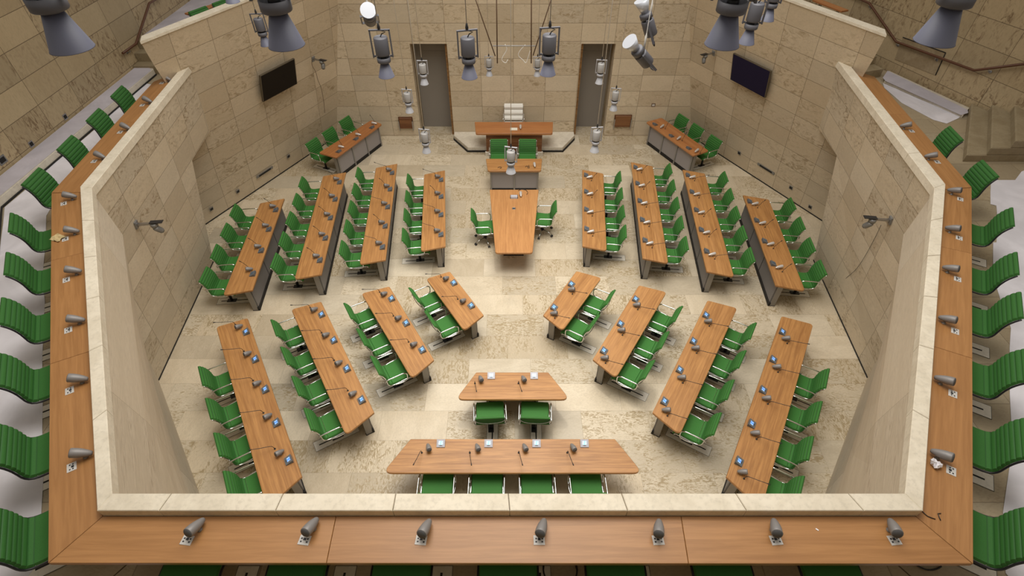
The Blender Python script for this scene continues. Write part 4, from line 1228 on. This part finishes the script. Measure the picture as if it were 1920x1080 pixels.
# access panel outline on the right outer wall
pn = [PP(u, v, ra - rnorm*.012, rnorm) for u, v in ((1693,70),(1773,99),(1754,141),(1677,111))]
t = thing('access_panel', 'stone access panel with dark outline in the right outer wall', 'panel', sum(pn, V())/4)
cc = sum(pn, V())/4
mb = MB(); vs = [p-cc for p in pn] + [p-cc+rnorm*.011 for p in pn]
mb.add(vs, [(0,1,2,3),(7,6,5,4),(0,4,5,1),(1,5,6,2),(2,6,7,3),(3,7,4,0)]); mb.build('slab', M['jamb'], t)
mb = MB()
for i in (0, 1): mb.tube([pn[i]-cc, pn[i+1]-cc], .010, 6)
mb.build('outline', M['gap'], t)
# folded wooden seats on the back wall
for (x0, y0, x1, y1, o) in ((746.5,219.5,776.5,242.5,'left'),(1152.5,215.5,1181,239.5,'right')):
    a, b = PY(x0, y0, Y_W), PY(x1, y1, Y_W)
    t = thing('folding_seat', f'brown wooden folded seat on the back wall beside the {o} door', 'seat', ((a.x+b.x)/2, Y_W, b.z), 0, 'folded wall seats')
    w, h = (b.x-a.x)/2, a.z-b.z
    MB().bbox(-w+.03, w-.03, -.075, -.03, .07, h, .01).build('seat_board', M['brownwood'], t)
    MB().box(-w, w, -.029, 0, .05, h+.01).build('back_board', M['rail'], t)
    for s_ in (-1, 1): MB().box(s_*(w-.012)-.012, s_*(w-.012)+.012, -.10, -.03, 0, h*.75).build('bracket', M['alu'], t)
# upper gallery furniture seen over the screen walls
def gallery_desk(label, p, q, z, floor_z):
    a, b = P(*p, z), P(*q, z)
    d = (b-a); L = d.length; rz = math.atan2(d.y, d.x)
    t = thing('gallery_desk', label, 'desk', ((a.x+b.x)/2, (a.y+b.y)/2, floor_z), rz, 'gallery desks')
    MB().bbox(-L/2, L/2, -.05, .16, z-floor_z-.035, z-floor_z, .005).build('desktop', M['redwood'], t)
    for x in (-L*.3, L*.3): MB().box(x-.02, x+.02, .02, .08, .001, z-floor_z-.037).build('leg', M['alu'], t)
    return t, rz
gl, rz = gallery_desk('long narrow wooden desk in the left upper gallery', (354,26.5), (440,-2), 4.62, 3.86)
fc_ = V((.90,-.42))
for i, (u, v) in enumerate(((386,21.5), (429,5.5))):
    q = P(u, v, 4.70).xy + fc_*.05
    plain_chair.put((q.x, q.y, 3.86), rot_of(fc_), f'green chair in the left upper gallery, {"nearer" if i == 0 else "farther"} one behind the parapet', 'gallery chairs')
gr, rz = gallery_desk('long narrow wooden desk in the right upper gallery', (1527,-1), (1581.5,20), 4.75, 3.86)

# ------------------------------------------------------------------ hanging spotlights
HC = 12.0
def lamp_proto(pale, lit=False):
    t = thing('spotlight', '', 'spotlight')
    body, cone = (M['lampwhite'], M['lampwhite']) if pale else (M['lampgrey'], M['lampcone'])
    hb = M['cable'] if pale else M['lampgrey']
    cn = MB().lathe([(.09,0),(.088,.002),(.043,.150),(.040,.150),(.084,.004)], 24)
    if lit:
        MB().lathe([(.09,0),(.043,.150),(.040,.150),(.084,.004)], 24).build('reflector_cone', M['reflector'], t)
        MB().lathe([(0,.02),(.076,.02),(.07,.03),(0,.03)], 20).build('lamp_face', M['lampglow'], t)
    else: cn.build('reflector_cone', cone, t)
    MB().lathe([(.044,.151),(.07,.160),(.074,.165),(.074,.215),(.068,.215),(.068,.175),(.03,.170)], 20).build('collar', body, t)
    MB().lathe([(.0,.172),(.030,.172),(.030,.235),(.0,.235)], 12).build('neck', M['black'], t)
    MB().lathe([(.05,.232),(.074,.240),(.076,.250),(.076,.415),(.068,.425),(0,.425)], 20).build('housing', hb, t)
    y = MB()
    for s_ in (-1, 1):
        y.obox((s_*.104,0,.355), (.013,0,0), (0,.026,0), (0,0,.29))
        y.obox((s_*.092,0,.225), (.034,0,0), (0,.018,0), (0,0,.018))
    y.obox((0,0,.4945), (.222,0,0), (0,.026,0), (0,0,.013))
    y.build('yoke', body, t)
    MB().tube([(0,0,.42),(.02,.0,.455),(.06,.01,.47),(.02,.01,.485),(0,0,.50)], .006, 6).build('power_lead', M['black'], t)
    MB().lathe([(.014,.501),(.018,.52),(.01,.56),(0,.57)], 10).build('hook', M['black'], t)
    return t
lamp_g = Proto(lamp_proto(False)); lamp_p = Proto(lamp_proto(True))
LAMPS = [(136,91,76,0,'large grey spotlight at the top left corner'), (538,85,67,0,'large grey spotlight in front of the left screen wall'),
    (1353,84,64,0,'large grey spotlight in front of the right screen wall'), (1751,78,71,0,'large grey spotlight at the top right corner'),
    (725,143,30,0,'grey spotlight hanging left of the left door'), (880.5,145,30.5,0,'grey spotlight hanging just right of the left door'),
    (1027,139,30,0,'grey spotlight hanging just left of the right door'), (1399,81,29.5,0,'grey spotlight just right of the large one before the right screen wall'),
    (1438,38,25,0,'smaller grey spotlight above the blue wall screen'), (499,85,20,0,'pale spotlight half hidden behind the large left one'),
    (437,4,26,0,'spotlight cut by the top edge above the left parapet'),
    (796,157.5,15.7,1,'small pale spotlight in front of the left door'), (768,210,15.7,1,'small pale spotlight above the left folded seat'),
    (800,285,16.7,1,'small pale spotlight hanging low below the left door'), (958,323,19,1,'pale spotlight hanging low over the two-seat centre desk'),
    (1114.5,283.5,17.5,1,'small pale spotlight hanging low below the right door'), (1150,206,15,1,'small pale spotlight above the right folded seat'),
    (1123.5,156,15.6,1,'small pale spotlight in front of the right door'), (917.5,141.5,12.8,1,'smallest pale spotlight left of the hanging frame'),
    (1007,142,12.8,1,'smallest pale spotlight right of the hanging frame')]
for u, v, w, pale, lab in LAMPS:
    p = PD(u, v, .18*1000/w)
    r_ = (lamp_p if pale else lamp_g).put(p, random.uniform(-.25,.25), lab, 'hanging spotlights')
    MB().tube([(0,0,.56),(0,0,10.6-p.z)], .006 if pale else .0045, 5).build('suspension_cable', M['steelcable'] if pale else M['cable'], r_)
lamp_l = Proto(lamp_proto(False, True))
# camera axes, used only to read how the lit lamps are turned in the photo
RT, UPV, FW = V((1,0,0)), V((0,_s,_c)), V((0,_c,-_s))
def aimed(u, v, depth, right, upw, toward, lab, wire):
    p = PD(u, v, depth)
    ax = (RT*right + UPV*upw - ray(u, v).normalized()*toward).normalized()      # direction the lamp shines
    q = (-ax).to_track_quat('Z', 'Y').to_euler()
    r = lamp_l.put(p, tuple(q), lab, 'hanging spotlights')
    hk = p - ax*.30
    o = MB().tube([V((0,0,0)), V((0,0,.16)), V((0,0,.20)), V((0,0,10.6-hk.z))], [.012,.012,.0035,.0035], 6).build('suspension_cable', M['steelcable'], loc=hk + V((.0,0,.07)))
    return r, p, ax, o
lits = []
for u, v, dep, r_, u_, tw, lab in ((690,19,6.2,-.06,.28,1.0,'brightly lit spotlight shining at the viewer, top left of centre'), (1180,77,6.0,-.42,.50,.62,'brightly lit spotlight turned up left, right of centre'), (1203,0,6.2,-.20,.72,.5,'brightly lit spotlight at the top edge, right of centre')):
    root, p, ax, wire = aimed(u, v, dep, r_, u_, tw, lab, True)
    mw = wire.matrix_world
    wire.parent = root
    bpy.context.view_layer.update()
    wire.matrix_parent_inverse = root.matrix_world.inverted()
    lits.append((p, ax))
# the hanging frame in front of the back wall
yr = 13.2
fr0 = PY(965, 86, yr)
t = thing('hanging_frame', 'thin dark trapeze frame hanging on rods in front of the back wall', 'frame', fr0)
def hb_(u, v): return PY(u, v, yr) - fr0
MB().tube([hb_(924,86), hb_(1004,86)], .014, 6).build('crossbar', M['cable'], t)
for u0, v0, u1, v1 in ((930.5,-40,932.5,118.5), (996.5,-40,996,118.5)): MB().tube([hb_(u0,v0), hb_(u1,v1)], .016, 6).build('rod', M['rod'], t)
for u0, v0, u1, v1 in ((878,-40,928.5,105), (1046,-40,999.5,104)): MB().tube([hb_(u0,v0), hb_(u1,v1)], .013, 6).build('brace', M['rod'], t)
for pts in (((947,83),(950,93),(943,106),(941,113),(948,118),(952,112)), ((985,84),(975,95),(972,104),(980,112),(986,118),(990,108),(994,95))):
    MB().tube(spline([hb_(*p) for p in pts], .03), .009, 6).build('dangling_lead', M['steelcable'], t)

# ------------------------------------------------------------------ light
w = bpy.data.worlds.new('World'); sc.world = w; w.use_nodes = True
bg = w.node_tree.nodes['Background']; bg.inputs[0].default_value = (1.0,.945,.87,1); bg.inputs[1].default_value = WORLD = .43
def area(name, loc, size, power, col, rot=(0,0,0), sy=None, spread=PI):
    l = bpy.data.lights.new(name, 'AREA'); l.energy = power; l.color = col
    l.shape = 'RECTANGLE'; l.size = size; l.size_y = sy or size; l.spread = spread
    o = bpy.data.objects.new(name, l); C.objects.link(o); o.location = loc; o.rotation_euler = rot
    return o
area('ceiling_light', (0, 9.0, 12.5), 8, 600, (1,.96,.895), sy=9, spread=math.radians(120))
area('front_ceiling_light', (0, 4.5, 12.5), 6, 190, (1,.96,.895), sy=4, spread=math.radians(110))
def spot(loc, tgt, power, ang, blend=.8, size=.15, col=(1,.96,.895)):
    l = bpy.data.lights.new('spot', 'SPOT'); l.energy = power; l.spot_size = math.radians(ang); l.spot_blend = blend; l.shadow_soft_size = size; l.color = col
    o = bpy.data.objects.new('spot', l); C.objects.link(o); o.location = loc
    o.rotation_euler = (V(tgt)-V(loc)).to_track_quat('-Z','Y').to_euler()
for u, v, w_, pale, lab in LAMPS:
    p = PD(u, v, .18*1000/w_)
    spot((p.x, p.y, p.z+.10), (p.x, p.y, 0), 45 if p.z > 5.5 else 14, 75, .6, .05)
spot((0, 7.6, 11.5), (0, 7.2, 0), 800, 44)
for x, y in ((0,7.2),(-2.6,10.5),(2.6,10.5),(0,13.0),(-3.3,6.6),(3.3,6.6)):
    spot((x, y, 11.5), (x, y, 0), 250, 50)
# ------------------------------------------------------------------ camera, view
cam = bpy.data.cameras.new('camera'); cam.sensor_width = 36; cam.lens = F_PX/1920*36; cam.clip_start = .05
co = bpy.data.objects.new('camera', cam); C.objects.link(co)
co.location = EYE; co.rotation_euler = (PI/2 - TILT, 0, 0)
sc.camera = co
sc.view_settings.view_transform = 'Standard'; sc.view_settings.look = 'None'
sc.view_settings.gamma = 1; sc.view_settings.use_curve_mapping = False
sc.view_settings.exposure = 0.0
